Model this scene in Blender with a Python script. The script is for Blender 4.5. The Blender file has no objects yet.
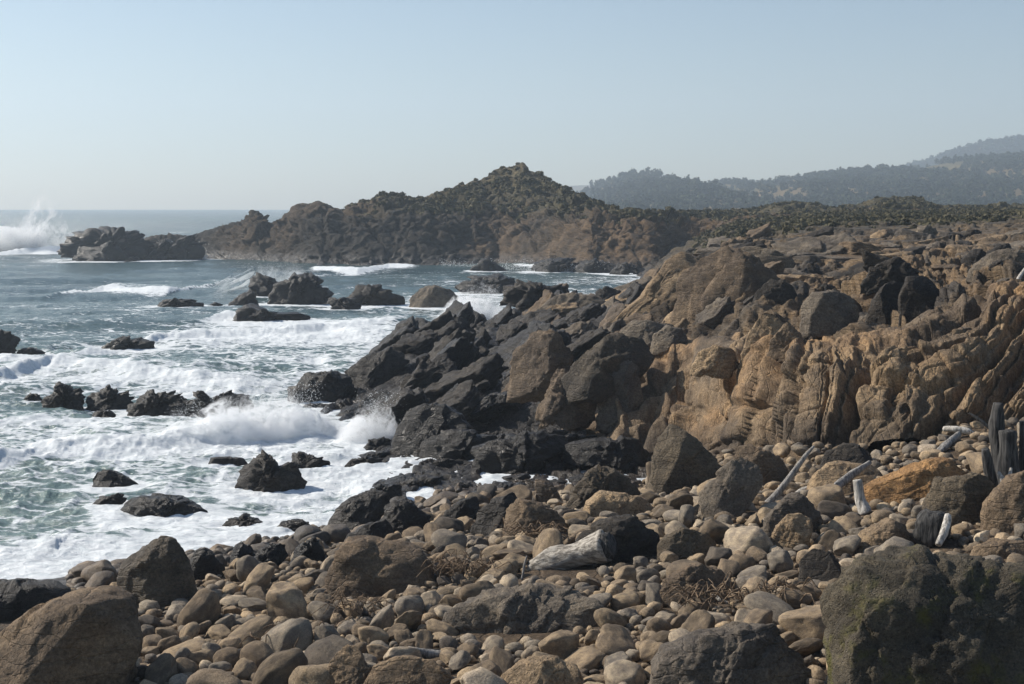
import bpy, bmesh, math, random
import numpy as np
from mathutils import Vector, Matrix, Euler
R = math.radians
random.seed(7)
scene = bpy.context.scene
COL = scene.collection

# ------------------------------------------------------------------ camera maths
F = 1422.0                      # focal length in pixels (50 mm on a 36 mm sensor, 1024 px wide)
H = 7.0                         # eye height above the sea
PITCH = math.atan((342 - 205.0) / F)
CP, SP = math.cos(PITCH), math.sin(PITCH)

def ray(px, py):
    a = (px - 512) / F; b = -(py - 342) / F
    return np.array([a, CP + b * SP, -SP + b * CP])       # world x, y, z
def atY(px, py, Y):
    r = ray(px, py); t = Y / r[1]
    return np.array([r[0] * t, Y, H + r[2] * t])
def atZ(px, py, z):
    r = ray(px, py); t = (z - H) / r[2]
    return np.array([r[0] * t, r[1] * t, z])
def to_px(x, y, z):
    x = np.asarray(x, float); y = np.asarray(y, float); z = np.asarray(z, float) - H
    d = y * CP - z * SP; u = y * SP + z * CP
    return 512 + F * x / d, 342 - F * u / d

# ------------------------------------------------------------------ noise (numpy)
def hsh(ix, iy, iz, seed):
    h = (ix.astype(np.int64) * 374761393 + iy.astype(np.int64) * 668265263 + iz.astype(np.int64) * 2147483647 + seed * 1274126177) & 0xFFFFFFFF
    h = ((h ^ (h >> 13)) * 1274126177) & 0xFFFFFFFF
    h = ((h ^ (h >> 15)) * 2246822519) & 0xFFFFFFFF
    h = h ^ (h >> 16)
    return h.astype(np.float64) / 4294967295.0
def vnoise(P, seed=0):
    i = np.floor(P); f = P - i; i = i.astype(np.int64)
    f = f * f * f * (f * (f * 6 - 15) + 10)
    out = 0
    for dx in (0, 1):
        wx = f[:, 0] if dx else 1 - f[:, 0]
        for dy in (0, 1):
            wy = f[:, 1] if dy else 1 - f[:, 1]
            for dz in (0, 1):
                wz = f[:, 2] if dz else 1 - f[:, 2]
                out = out + wx * wy * wz * hsh(i[:, 0] + dx, i[:, 1] + dy, i[:, 2] + dz, seed)
    return out * 2 - 1
def fbm(P, seed=0, octv=4, gain=0.5):
    a = 1.0; s = 0; t = 0
    for k in range(octv):
        s = s + a * vnoise(P * (2.03 ** k) + 17.3 * k, seed + k); t += a; a *= gain
    return s / t
def ridged(P, seed=0, octv=4, gain=0.5):
    a = 1.0; s = 0; t = 0
    for k in range(octv):
        s = s + a * (1 - 2.2 * np.abs(vnoise(P * (2.03 ** k) + 9.1 * k, seed + k))); t += a; a *= gain
    return s / t
def facet(P, seed=0, slope=0.9, crack=0.35, cw=0.06):
    """broken-rock displacement: every Voronoi cell gets its own height and tilt, with cracks between"""
    i = np.floor(P).astype(np.int64); n = len(P)
    f1 = np.full(n, 9.0); f2 = np.full(n, 9.0); W = np.zeros((n, 3), np.int64); VV = np.zeros((n, 3))
    for dx in (-1, 0, 1):
        for dy in (-1, 0, 1):
            for dz in (-1, 0, 1):
                a, b, c = i[:, 0] + dx, i[:, 1] + dy, i[:, 2] + dz
                v = P - np.stack([a + hsh(a, b, c, seed), b + hsh(a, b, c, seed + 1), c + hsh(a, b, c, seed + 2)], 1)
                d = np.sqrt((v * v).sum(1)); near = d < f1
                f2 = np.where(near, f1, np.minimum(f2, d)); f1 = np.where(near, d, f1)
                W[near] = np.stack([a[near], b[near], c[near]], 1); VV[near] = v[near]
    a, b, c = W[:, 0], W[:, 1], W[:, 2]
    h1 = (hsh(a, b, c, seed + 3) - .5) * 1.2 + slope * ((hsh(a, b, c, seed + 4) * 2 - 1) * VV[:, 0] + (hsh(a, b, c, seed + 5) * 2 - 1) * VV[:, 1] + (hsh(a, b, c, seed + 6) * 2 - 1) * VV[:, 2])
    return h1 - crack * np.exp(-(f2 - f1) / cw)
def saw(x, sharp=.82):
    """tilted ledges: slow rise, sudden drop"""
    f = x - np.floor(x); return np.where(f < sharp, f / sharp, (1 - f) / (1 - sharp)) - .5
def sstep(a, b, x):
    t = np.clip((x - a) / (b - a), 0, 1); return t * t * (3 - 2 * t)

# ------------------------------------------------------------------ mesh helpers
def link(o, parent=None):
    COL.objects.link(o)
    if parent: o.parent = parent
    return o
def mesh_np(name, V, Fc, mat, smooth=True):
    """V (n,3); Fc (m,k) with k = 3 or 4"""
    me = bpy.data.meshes.new(name)
    V = np.ascontiguousarray(V, np.float32); Fc = np.ascontiguousarray(Fc, np.int32); k = Fc.shape[1]; m = len(Fc)
    me.vertices.add(len(V)); me.vertices.foreach_set('co', V.ravel())
    me.loops.add(m * k); me.loops.foreach_set('vertex_index', Fc.ravel())
    me.polygons.add(m); me.polygons.foreach_set('loop_start', np.arange(0, m * k, k, dtype=np.int32))
    me.update(calc_edges=True); me.validate()
    if smooth: me.polygons.foreach_set('use_smooth', np.ones(len(me.polygons), bool))
    if mat: me.materials.append(mat)
    return me
def grid_faces(nr, nc):
    a = np.arange(nr * nc).reshape(nr, nc)
    return np.stack([a[:-1, :-1].ravel(), a[:-1, 1:].ravel(), a[1:, 1:].ravel(), a[1:, :-1].ravel()], 1)
def attr(me, name, vals):
    a = me.attributes.new(name, 'FLOAT', 'POINT'); a.data.foreach_set('value', np.ascontiguousarray(vals, np.float32))
def attrc(me, name, vals):
    a = me.attributes.new(name, 'FLOAT_COLOR', 'POINT')
    a.data.foreach_set('color', np.ascontiguousarray(np.concatenate([vals, np.ones((len(vals), 1))], 1), np.float32).ravel())
_ico = {}
def ico(l):
    if l not in _ico:
        bm = bmesh.new(); bmesh.ops.create_icosphere(bm, subdivisions=l, radius=1)
        V = np.array([v.co[:] for v in bm.verts]); Fc = np.array([[v.index for v in f.verts] for f in bm.faces]); bm.free()
        _ico[l] = (V, Fc)
    return _ico[l]
def tag(o, label=None, cat=None, group=None, kind=None):
    if label: o['label'] = label
    if cat: o['category'] = cat
    if group: o['group'] = group
    if kind: o['kind'] = kind
    return o
def obj(name, me, parent=None, loc=None):
    o = bpy.data.objects.new(name, me)
    if loc is not None: o.location = loc
    return link(o, parent)

# ------------------------------------------------------------------ materials
class NT:
    def __init__(self, name):
        self.m = bpy.data.materials.new(name); self.m.use_nodes = True
        self.t = self.m.node_tree; self.t.nodes.clear()
        self.out = self.t.nodes.new('ShaderNodeOutputMaterial')
    def n(self, typ, ins=None, **kw):
        nd = self.t.nodes.new('ShaderNode' + typ)
        for k, v in kw.items(): setattr(nd, k, v)
        for k, v in (ins or {}).items():
            s = nd.inputs[k]
            if hasattr(v, 'links') or isinstance(v, bpy.types.NodeSocket): self.t.links.new(v, s)
            else: s.default_value = v
        return nd
    def math(self, op, a, b=0.0, c=0.0, clamp=False):
        return self.n('Math', {0: a, 1: b, 2: c}, operation=op, use_clamp=clamp).outputs[0]
    def mix(self, f, a, b, mode='MIX'):
        return self.n('Mix', {0: f, 6: a, 7: b}, data_type='RGBA', blend_type=mode).outputs[2]
    def noise(self, vec, scale, detail=4, rough=.55, dist=0.0):
        return self.n('TexNoise', {'Vector': vec, 'Scale': scale, 'Detail': detail, 'Roughness': rough, 'Distortion': dist}).outputs['Fac']
    def ramp(self, f, pts):
        nd = self.n('ValToRGB', {0: f}); r = nd.color_ramp
        while len(r.elements) < len(pts): r.elements.new(.5)
        for e, (p, c) in zip(r.elements, pts):
            e.position = p; e.color = (c, c, c, 1) if isinstance(c, (int, float)) else (*c, 1)
        return nd.outputs[0]
    def mr(self, f, a, b, c=0.0, d=1.0):
        return self.n('MapRange', {0: f, 1: a, 2: b, 3: c, 4: d}, interpolation_type='SMOOTHSTEP').outputs[0]

def rock_material(name, mode, scale=1.0, strata=0.5, bump=0.5, pits=0.0, crack=.8, bedrot=(14, -32, 0), bedsc=(1.2, .5, 7.0)):
    """mode: 'obj' tinted by the object's own colour, 'attr' tinted by a colour attribute; wet in attribute"""
    k = NT(name)
    if mode == 'obj':
        tc = k.n('TexCoord').outputs['Object']; inf = k.n('ObjectInfo')
        off = k.math('MULTIPLY', inf.outputs['Random'], 57.0)
        vec = k.n('VectorMath', {0: tc, 1: k.n('CombineXYZ', {0: off, 1: off, 2: off}).outputs[0]}, operation='ADD').outputs[0]
        base = inf.outputs['Color']; wet = inf.outputs['Alpha']     # alpha of the object's colour: 1 dry, 0 soaked
        wet = k.math('SUBTRACT', 1.0, wet)
    else:
        vec = k.n('NewGeometry').outputs['Position']
        base = k.n('Attribute', attribute_name='tint').outputs['Color']
        wet = k.n('Attribute', attribute_name='wet').outputs['Fac']
    big = k.noise(vec, .9 * scale, 5, .6)
    mid = k.noise(vec, 4 * scale, 6, .62, .4)
    fine = k.noise(vec, 22 * scale, 5, .7)
    mp = k.n('Mapping', {'Vector': vec, 'Rotation': tuple(R(v_) for v_ in bedrot), 'Scale': bedsc}, vector_type='POINT').outputs[0]
    st = k.noise(mp, 1.3 * scale, 5, .6, .6)
    col = k.mix(k.mr(big, .35, .68), k.mix(1.0, base, (.62, .60, .60, 1), 'MULTIPLY'), k.mix(1.0, base, (1.18, 1.12, 1.02, 1), 'MULTIPLY'))
    col = k.mix(k.math('MULTIPLY', k.mr(st, .42, .62), strata), col, k.mix(1.0, col, (.5, .46, .42, 1), 'MULTIPLY'))
    col = k.mix(k.math('MULTIPLY', k.mr(mid, .52, .7), .6), col, k.mix(1.0, col, (1.35, 1.28, 1.15, 1), 'MULTIPLY'))
    col = k.mix(k.math('MULTIPLY', k.mr(mid, .46, .3), .6), col, k.mix(1.0, col, (.55, .5, .45, 1), 'MULTIPLY'))
    col = k.mix(1.0, col, k.ramp(fine, [(.28, .45), (.5, 1.0), (.72, 1.6)]), 'MULTIPLY')
    grit = k.noise(vec, 62 * scale, 3, .7)
    col = k.mix(1.0, col, k.ramp(grit, [(.3, .76), (.5, 1.0), (.7, 1.28)]), 'MULTIPLY')
    hgt = k.math('ADD', k.math('MULTIPLY', mid, 1.0), k.math('ADD', k.math('MULTIPLY', fine, .45), k.math('MULTIPLY', grit, .14)))
    hgt = k.math('ADD', hgt, k.math('MULTIPLY', st, .8 * strata))
    wv = k.n('VectorMath', {0: mp, 1: k.n('TexNoise', {'Vector': vec, 'Scale': 2.0 * scale, 'Detail': 3}).outputs['Color']}, operation='ADD').outputs[0]
    ck = k.n('TexVoronoi', {'Vector': wv, 'Scale': .9 * scale}, feature='DISTANCE_TO_EDGE').outputs['Distance']
    crk = k.mr(ck, .0, .05)
    hgt = k.math('ADD', hgt, k.math('MULTIPLY', crk, crack))
    if pits:
        vo = k.n('TexVoronoi', {'Vector': vec, 'Scale': 19 * scale}).outputs['Distance']
        pm = k.mr(vo, .12, .32)
        hgt = k.math('ADD', hgt, k.math('MULTIPLY', pm, .5 * pits))
        vo2 = k.n('TexVoronoi', {'Vector': vec, 'Scale': 34 * scale}).outputs['Distance']
        sp = k.math('MULTIPLY', k.mr(vo2, .2, .12), k.math('MULTIPLY', k.mr(big, .5, .62), pits))
        col = k.mix(sp, col, (.30, .28, .24, 1))
    col = k.mix(wet, col, k.mix(1.0, col, (.42, .40, .40, 1), 'MULTIPLY'))
    bp = k.n('Bump', {'Strength': bump, 'Distance': .12 / scale, 'Height': hgt}).outputs[0]
    ro = k.math('SUBTRACT', .95, k.math('MULTIPLY', wet, k.mr(mid, .3, .7, .40, .72)))
    b = k.n('BsdfPrincipled', {'Base Color': col, 'Roughness': ro, 'Normal': bp, 'Specular IOR Level': .35})
    k.t.links.new(b.outputs[0], k.out.inputs[0])
    return k.m

M_ROCK = rock_material('weathered_sandstone', 'obj', 1.0, .35, .8, .35, .25)
M_PIT = rock_material('pitted_stone', 'obj', 1.3, .2, .8, .8, .05)
M_LAND = rock_material('shore_rock', 'attr', .8, .5, .9, 0, .35)
M_CLIFF = rock_material('jointed_sandstone', 'attr', .9, .55, .8, 0, .3, (0, 16, 0), (6.0, 2.0, .7))
M_COB = rock_material('beach_cobble', 'obj', 2.2, .2, .45, .25, .15)
M_SMALL = rock_material('beach_pebble', 'attr', 2.0, .1, .35, 0, .1)

def moss_material():
    m = M_PIT.copy(); m.name = 'mossy_stone'; t = m.node_tree
    b = next(n for n in t.nodes if n.type == 'BSDF_PRINCIPLED'); src = b.inputs['Base Color'].links[0].from_socket
    tc = t.nodes.new('ShaderNodeTexCoord'); nz = t.nodes.new('ShaderNodeTexNoise')
    nz.inputs['Scale'].default_value = 2.2; nz.inputs['Detail'].default_value = 8; nz.inputs['Roughness'].default_value = .68
    t.links.new(tc.outputs['Object'], nz.inputs['Vector'])
    mr = t.nodes.new('ShaderNodeMapRange'); mr.inputs[1].default_value = .53; mr.inputs[2].default_value = .66; mr.inputs[4].default_value = .8
    t.links.new(nz.outputs['Fac'], mr.inputs[0])
    mx = t.nodes.new('ShaderNodeMix'); mx.data_type = 'RGBA'
    t.links.new(mr.outputs[0], mx.inputs[0]); t.links.new(src, mx.inputs[6]); mx.inputs[7].default_value = (.105, .098, .022, 1)
    t.links.new(mx.outputs[2], b.inputs['Base Color'])
    return m
M_MOSS = moss_material()

def wood_material(name, c1, c2, rough=.85, grain=(14, 14, 1.3)):
    k = NT(name)
    tc = k.n('TexCoord').outputs['Object']
    mp = k.n('Mapping', {'Vector': tc, 'Scale': grain}).outputs[0]
    g = k.noise(mp, 2.0, 6, .65, .3); bl = k.noise(tc, 5, 4, .6)
    col = k.mix(k.mr(g, .38, .62), (*c1, 1), (*c2, 1))
    col = k.mix(k.math('MULTIPLY', k.mr(bl, .55, .7), .6), col, k.mix(1.0, col, (.45, .42, .4, 1), 'MULTIPLY'))
    bp = k.n('Bump', {'Strength': .8, 'Distance': .03, 'Height': g}).outputs[0]
    b = k.n('BsdfPrincipled', {'Base Color': col, 'Roughness': rough, 'Normal': bp, 'Specular IOR Level': .2})
    k.t.links.new(b.outputs[0], k.out.inputs[0]); return k.m
M_WHITEWOOD = wood_material('bleached_wood', (.24, .22, .19), (.62, .58, .52))
M_LOG = wood_material('silvery_log_wood', (.16, .142, .12), (.46, .42, .36), .85, (1.6, 9, 11))
M_GREYWOOD = wood_material('grey_wood', (.15, .14, .13), (.36, .34, .31))
M_DARKWOOD = wood_material('dark_wood', (.02, .02, .02), (.10, .095, .09))
M_KELP = wood_material('dry_kelp', (.10, .068, .042), (.28, .20, .13))

def leaf_material(name, c1, c2, sc=.35):
    k = NT(name)
    p = k.n('NewGeometry').outputs['Position']
    col = k.mix(k.mr(k.noise(p, sc, 4, .6), .36, .64), (*c1, 1), (*c2, 1))
    b = k.n('BsdfPrincipled', {'Base Color': col, 'Roughness': .8, 'Specular IOR Level': .15})
    k.t.links.new(b.outputs[0], k.out.inputs[0]); return k.m
M_SCRUB = leaf_material('coastal_scrub', (.052, .050, .026), (.115, .098, .052), .3)
M_WOOD = leaf_material('conifer_canopy', (.018, .028, .014), (.035, .045, .02), .03)

def hill_material():
    k = NT('hill_grass')
    p = k.n('NewGeometry').outputs['Position']
    n = k.noise(p, .012, 5, .6); n2 = k.noise(p, .08, 4, .6)
    col = k.mix(k.mr(n, .4, .6), (.15, .11, .06, 1), (.10, .085, .045, 1))
    col = k.mix(k.mr(n2, .55, .7), col, (.05, .055, .025, 1))
    b = k.n('BsdfPrincipled', {'Base Color': col, 'Roughness': 1.0, 'Specular IOR Level': 0.0})
    k.t.links.new(b.outputs[0], k.out.inputs[0]); return k.m
M_HILL = hill_material()

def sea_material():
    k = NT('sea_water')
    p = k.n('NewGeometry').outputs['Position']
    foam = k.n('Attribute', attribute_name='foam').outputs['Fac']
    milk = k.n('Attribute', attribute_name='milk').outputs['Fac']
    sx = k.n('Mapping', {'Vector': p, 'Rotation': (0, 0, R(-8)), 'Scale': (.55, 1.0, 1.0)}).outputs[0]
    n1 = k.noise(sx, .8, 9, .74, .9)
    n2 = k.noise(sx, 4.5, 6, .75, .8)
    vo = k.n('TexVoronoi', {'Vector': k.n('VectorMath', {0: sx, 1: k.n('TexNoise', {'Vector': sx, 'Scale': 1.6, 'Detail': 3}).outputs['Color']}, operation='ADD').outputs[0], 'Scale': 1.5}, feature='DISTANCE_TO_EDGE').outputs['Distance']
    web = k.mr(vo, .16, .02)
    pat = k.math('ADD', k.math('ADD', k.math('MULTIPLY', n1, .62), k.math('MULTIPLY', n2, .38)), k.math('MULTIPLY', web, .12))
    th = k.math('SUBTRACT', 1.0, foam)
    th = k.math('ADD', k.math('MULTIPLY', th, .62), .22)
    fm = k.n('MapRange', {0: k.math('SUBTRACT', pat, th), 1: -.03, 2: .11, 3: 0.0, 4: 1.0}, interpolation_type='SMOOTHSTEP').outputs[0]
    wcol = k.mix(k.math('MULTIPLY', milk, k.mr(n1, .3, .7, .5, 1.0), 0, True), (.022, .052, .056, 1), (.22, .305, .28, 1))
    cdz = k.n('SeparateXYZ', {0: p}).outputs[1]; farw = k.mr(cdz, 90, 500)
    rip0 = k.noise(k.n('Mapping', {'Vector': p, 'Scale': (.25, .5, 1)}).outputs[0], 1.0, 8, .72)
    rip = k.noise(k.n('Mapping', {'Vector': p, 'Scale': (.7, 1.3, 1)}).outputs[0], 3.0, 6, .65)
    bp = k.n('Bump', {'Strength': .6, 'Distance': k.math('ADD', .25, k.math('MULTIPLY', farw, 3.5)), 'Height': k.math('ADD', rip, k.math('MULTIPLY', rip0, k.math('ADD', .5, farw)))}).outputs[0]
    w = k.n('BsdfPrincipled', {'Base Color': wcol, 'Roughness': .16, 'IOR': 1.33, 'Normal': bp, 'Specular IOR Level': k.math('SUBTRACT', .5, k.math('MULTIPLY', farw, .22))})
    fb = k.n('Bump', {'Strength': .7, 'Distance': .12, 'Height': n2}).outputs[0]
    f = k.n('BsdfPrincipled', {'Base Color': k.mix(k.mr(n2, .3, .7), (.60, .65, .67, 1), (.84, .86, .87, 1)), 'Roughness': .9, 'Normal': fb, 'Specular IOR Level': .1})
    mx = k.n('MixShader', {0: fm, 1: w.outputs[0], 2: f.outputs[0]})
    k.t.links.new(mx.outputs[0], k.out.inputs[0]); return k.m
M_SEA = sea_material()

def spray_material():
    k = NT('white_spray')
    d = k.n('BsdfDiffuse', {'Color': (.88, .90, .91, 1)}); t = k.n('BsdfTranslucent', {'Color': (.88, .90, .91, 1)})
    m = k.n('MixShader', {0: .5, 1: d.outputs[0], 2: t.outputs[0]})
    tr = k.n('BsdfTransparent'); m2 = k.n('MixShader', {0: .75, 1: tr.outputs[0], 2: m.outputs[0]})
    k.t.links.new(m2.outputs[0], k.out.inputs[0]); return k.m
M_SPRAY = spray_material()

# colours (linear albedo) and how dry: tan, brown, ...
TAN = (.30, .225, .145); BRN = (.19, .142, .095); GRY = (.185, .158, .125); ORG = (.31, .185, .085)
DRK = (.050, .043, .036); BLK = (.030, .027, .025); RED = (.17, .085, .06); PALE = (.33, .29, .23); OLV = (.125, .102, .072)

# ------------------------------------------------------------------ the shore terrain
PXS = [-250, 0, 130, 260, 340, 420, 480, 560, 620, 680, 740, 820, 900, 960, 1030, 1300]
PROF = [
 [(10,.8),(17,.7),(24,.3),(27,-.3),(30,-1),(50,-2),(90,-2),(110,-2),(130,-2),(178,-2.)],
 [(10,.9),(17,.9),(24,.4),(27,-.2),(30,-.8),(50,-2),(90,-2),(110,-2),(130,-2),(178,-2.)],
 [(10,1.),(17,1.),(24,.5),(28,-.1),(31,-.8),(50,-2),(90,-2),(110,-2),(130,-2),(178,-2.)],
 [(10,1.2),(17,1.1),(24,.7),(29,0),(32,-.7),(50,-1.5),(90,-2),(110,-2),(130,-2),(178,-2.)],
 [(10,1.3),(17,1.3),(24,.9),(30,.1),(33,-.35),(41,-.15),(52,.1),(58,-.8),(75,-2),(178,-2.)],
 [(10,1.4),(17,1.4),(24,1.1),(31,.3),(36,-.1),(42,.2),(54,1.3),(72,.5),(82,-1.2),(178,-2.)],
 [(10,1.45),(17,1.45),(24,1.2),(33,.4),(38,-.1),(42.5,.75),(60,1.2),(74,.5),(84,-1.3),(178,-2.)],
 [(10,1.5),(17,1.5),(25,1.3),(34,.3),(38,-.15),(42.5,.9),(60,1.75),(80,1.8),(102,-.8),(178,-2.)],
 [(10,1.55),(17,1.6),(25,1.4),(34,.35),(38.5,-.1),(44,1.7),(58,2.35),(76,2.15),(100,-.6),(178,-1.5)],
 [(10,1.6),(17,1.7),(25,1.5),(33,.9),(39,.5),(42.5,2.55),(58,3.3),(78,3.9),(105,2.2),(178,2.5)],
 [(10,1.7),(17,1.8),(25,1.7),(31,1.4),(34.5,1.3),(36.8,3.1),(50,4.0),(75,4.6),(110,4.6),(178,5.2)],
 [(10,1.9),(17,1.9),(24,1.8),(28,1.9),(29.7,2.0),(31.8,3.45),(45,4.2),(70,5.0),(110,5.4),(178,6.0)],
 [(10,2.),(17,2.),(24,2.),(27,2.2),(29,2.4),(31.8,3.95),(45,4.6),(70,5.2),(110,5.7),(178,6.2)],
 [(10,2.1),(17,2.1),(24,2.2),(27,2.5),(28.8,2.7),(32.2,4.4),(46,4.8),(70,5.4),(110,5.8),(178,6.3)],
 [(10,2.2),(17,2.2),(24,2.4),(27,2.65),(28.5,2.9),(32.6,4.75),(46,5.1),(70,5.6),(110,6.0),(178,6.4)],
 [(10,2.3),(17,2.4),(24,2.7),(27,3.0),(28.5,3.3),(32.6,5.1),(46,5.4),(70,5.9),(110,6.2),(178,6.6)],
]
PA = np.array(PROF)                                   # stations, knots, 2
def profile_at(px):
    """knots (Y,z) for a column; smooth between stations"""
    j = np.clip(np.searchsorted(PXS, px) - 1, 0, len(PXS) - 2)
    t = (px - PXS[j]) / (PXS[j + 1] - PXS[j]); t = min(max(t, 0), 1); t = .5 * t + .5 * t * t * (3 - 2 * t)
    return PA[j] * (1 - t) + PA[j + 1] * t

NC, NR = 860, 1000
cols = np.linspace(-230, 1280, NC); lv = np.linspace(math.log(10.5), math.log(178), NR)
rowsY = np.exp(lv)
Zg = np.zeros((NR, NC)); CLF = np.zeros((NR, NC)); BCH = np.zeros((NR, NC)); 
for j, px in enumerate(cols):
    kn = profile_at(px); ly = np.log(kn[:, 0])
    Zg[:, j] = np.interp(lv, ly, kn[:, 1])
    # how much each row is beach (before the cliff foot) and cliff
    BCH[:, j] = 1 - sstep(ly[3] - .02, ly[4] + .02, lv)
    CLF[:, j] = sstep(ly[4] - .05, ly[4] + .01, lv) * (1 - sstep(ly[5] - .01, ly[5] + .06, lv))
def blur(A, n):
    for _ in range(n):
        B = A.copy(); B[1:-1] = (A[:-2] + 2 * A[1:-1] + A[2:]) / 4; A = B
    return A
Zg = blur(Zg, 6)
Ug = (cols[None, :] - 512) / F * np.ones((NR, 1))
Yg = rowsY[:, None] * np.ones((1, NC)); Xg = Ug * Yg
P0 = np.stack([Xg.ravel(), Yg.ravel(), Zg.ravel()], 1)
# normal of the smooth surface
def grid_normals(P, nr, nc):
    G = P.reshape(nr, nc, 3); du = np.gradient(G, axis=1); dv = np.gradient(G, axis=0)
    n = np.cross(du, dv); n /= np.linalg.norm(n, axis=2, keepdims=True) + 1e-9
    return n.reshape(-1, 3)
N0 = grid_normals(P0, NR, NC)
bch = BCH.ravel(); clf = CLF.ravel(); pxv = (np.ones((NR, 1)) * cols[None, :]).ravel(); yv = P0[:, 1]
land = sstep(-.6, .2, P0[:, 2])
rockm = np.clip(1 - bch, 0, 1)
far = sstep(60, 140, yv)
# rotated frame: bedding dips down to the left, stands steep
def bed(P, lean):
    c, s = np.cos(lean), np.sin(lean)
    return np.stack([P[:, 0] * c - P[:, 2] * s, P[:, 1], P[:, 0] * s + P[:, 2] * c], 1)
lean = R(28) + R(34) * sstep(840, 1000, pxv)
Q = bed(P0, lean) + .35 * np.stack([fbm(P0 * .5, 5, 3), fbm(P0 * .5, 6, 3), fbm(P0 * .5, 8, 3)], 1)
d_big = facet(Q * np.array([.55, .30, .42]), 11, 1.0, .30, .05)
d_mid = facet(Q * np.array([1.5, .8, .75]), 21, .9, .35, .05)
d_sm = facet(Q * np.array([4.2, 2.2, 1.6]), 31, .9, .35, .06)
# bedding ribs on the cliff face: long joints along the lean
amp = rockm * (1 - clf); t_hi = sstep(660, 760, pxv) * sstep(42, 60, yv)
Bx = Q[:, 0] - .30 * Q[:, 1]
led = .30 * saw(Bx * .55 + .4 * fbm(P0 * .3, 81, 3)) + .17 * saw(Bx * 1.4 + .4 * fbm(P0 * .6, 82, 3)) + .07 * saw(Bx * 3.9 + .5 * fbm(P0 * 1.1, 83, 3))
amp = amp * (1 - .45 * far * sstep(640, 720, pxv))
calm = (1 - .55 * t_hi) * (1 - .4 * (1 - sstep(600, 700, pxv)))
disp = amp * calm * (.46 * d_big + .13 * d_mid + .05 * d_sm + 1.15 * led) + clf * (.06 * d_big + .05 * d_mid - .75)
disp += bch * (.05 * fbm(P0 * 1.3, 3, 4))
disp *= np.where(P0[:, 2] < -.5, .6, 1.0)
P1 = P0 + N0 * disp[:, None]
stp = t_hi * (1 - clf); zq = P1[:, 2] / .34 + .9 * fbm(P0 * np.array([.10, .16, .1]), 86, 4); fq = zq - np.floor(zq)
P1[:, 2] += stp * .34 * (sstep(.55, .95, fq) - fq) * .9
# flat wave-cut shelf between the beach and the dark rocks
shelf = sstep(330, 380, pxv) * (1 - sstep(640, 700, pxv)) * sstep(31, 33, yv) * (1 - sstep(42, 44, yv))
P1[:, 2] = P1[:, 2] * (1 - shelf) + shelf * (.05 + .16 * d_mid + .07 * d_sm + .22 * d_big)
ZG = P1[:, 2].reshape(NR, NC)
def ground(x, y):
    px = 512 + F * x / y
    a = np.clip((px - cols[0]) / (cols[-1] - cols[0]) * (NC - 1), 0, NC - 1.001); b = np.clip((math.log(max(y, 10.6)) - lv[0]) / (lv[-1] - lv[0]) * (NR - 1), 0, NR - 1.001)
    i, j = int(b), int(a); fb, fa = b - i, a - j
    return (ZG[i, j] * (1 - fa) + ZG[i, j + 1] * fa) * (1 - fb) + (ZG[i + 1, j] * (1 - fa) + ZG[i + 1, j + 1] * fa) * fb
# colour of the shore
t_or = sstep(600, 760, pxv + 60 * fbm(P0 * .15, 71, 3))       # right: dry tan and orange; left: dark
n_c = fbm(P0 * np.array([.35, .35, .9]), 72, 4)
tint = np.outer(1 - t_or, (.042, .035, .029)) + np.outer(t_or, (.185, .138, .088))
org = (sstep(-.05, .4, n_c) * t_or * (.12 + .88 * clf) * (1 - far))[:, None]
tint = tint * (1 - org) + org * np.array([.30, .17, .075])
gry = (sstep(.0, .35, -n_c) * (.3 + .7 * t_or))[:, None]
tint = tint * (1 - gry) + gry * np.array([.10, .088, .075])
fr = (np.clip(far * 1.4, 0, .9) * t_or)[:, None]; tint = tint * (1 - fr) + fr * (np.array([.068, .059, .046]) + np.outer(sstep(-.1, .5, n_c), np.array([.07, .052, .03])))
bc = (bch * (1 - clf))[:, None] * .9
tint = tint * (1 - bc) + bc * np.array([.13, .095, .062])
gs = (sstep(88, 120, yv) * t_or * sstep(-.5, .1, fbm(P0 * .12, 95, 3)) * .8)[:, None]; tint = tint * (1 - gs) + gs * np.array([.085, .076, .038])
wetv = np.clip(1 - sstep(.15, .9, P1[:, 2] + .3 * fbm(P0 * .8, 77, 3)), 0, 1)
wetv = np.maximum(wetv, .75 * (1 - sstep(540, 690, pxv)) * rockm * sstep(36, 40, yv))
me = mesh_np('terrain', P1, grid_faces(NR, NC), M_LAND); attrc(me, 'tint', tint); attr(me, 'wet', wetv)
tag(obj('terrain', me), kind='structure')

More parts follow.
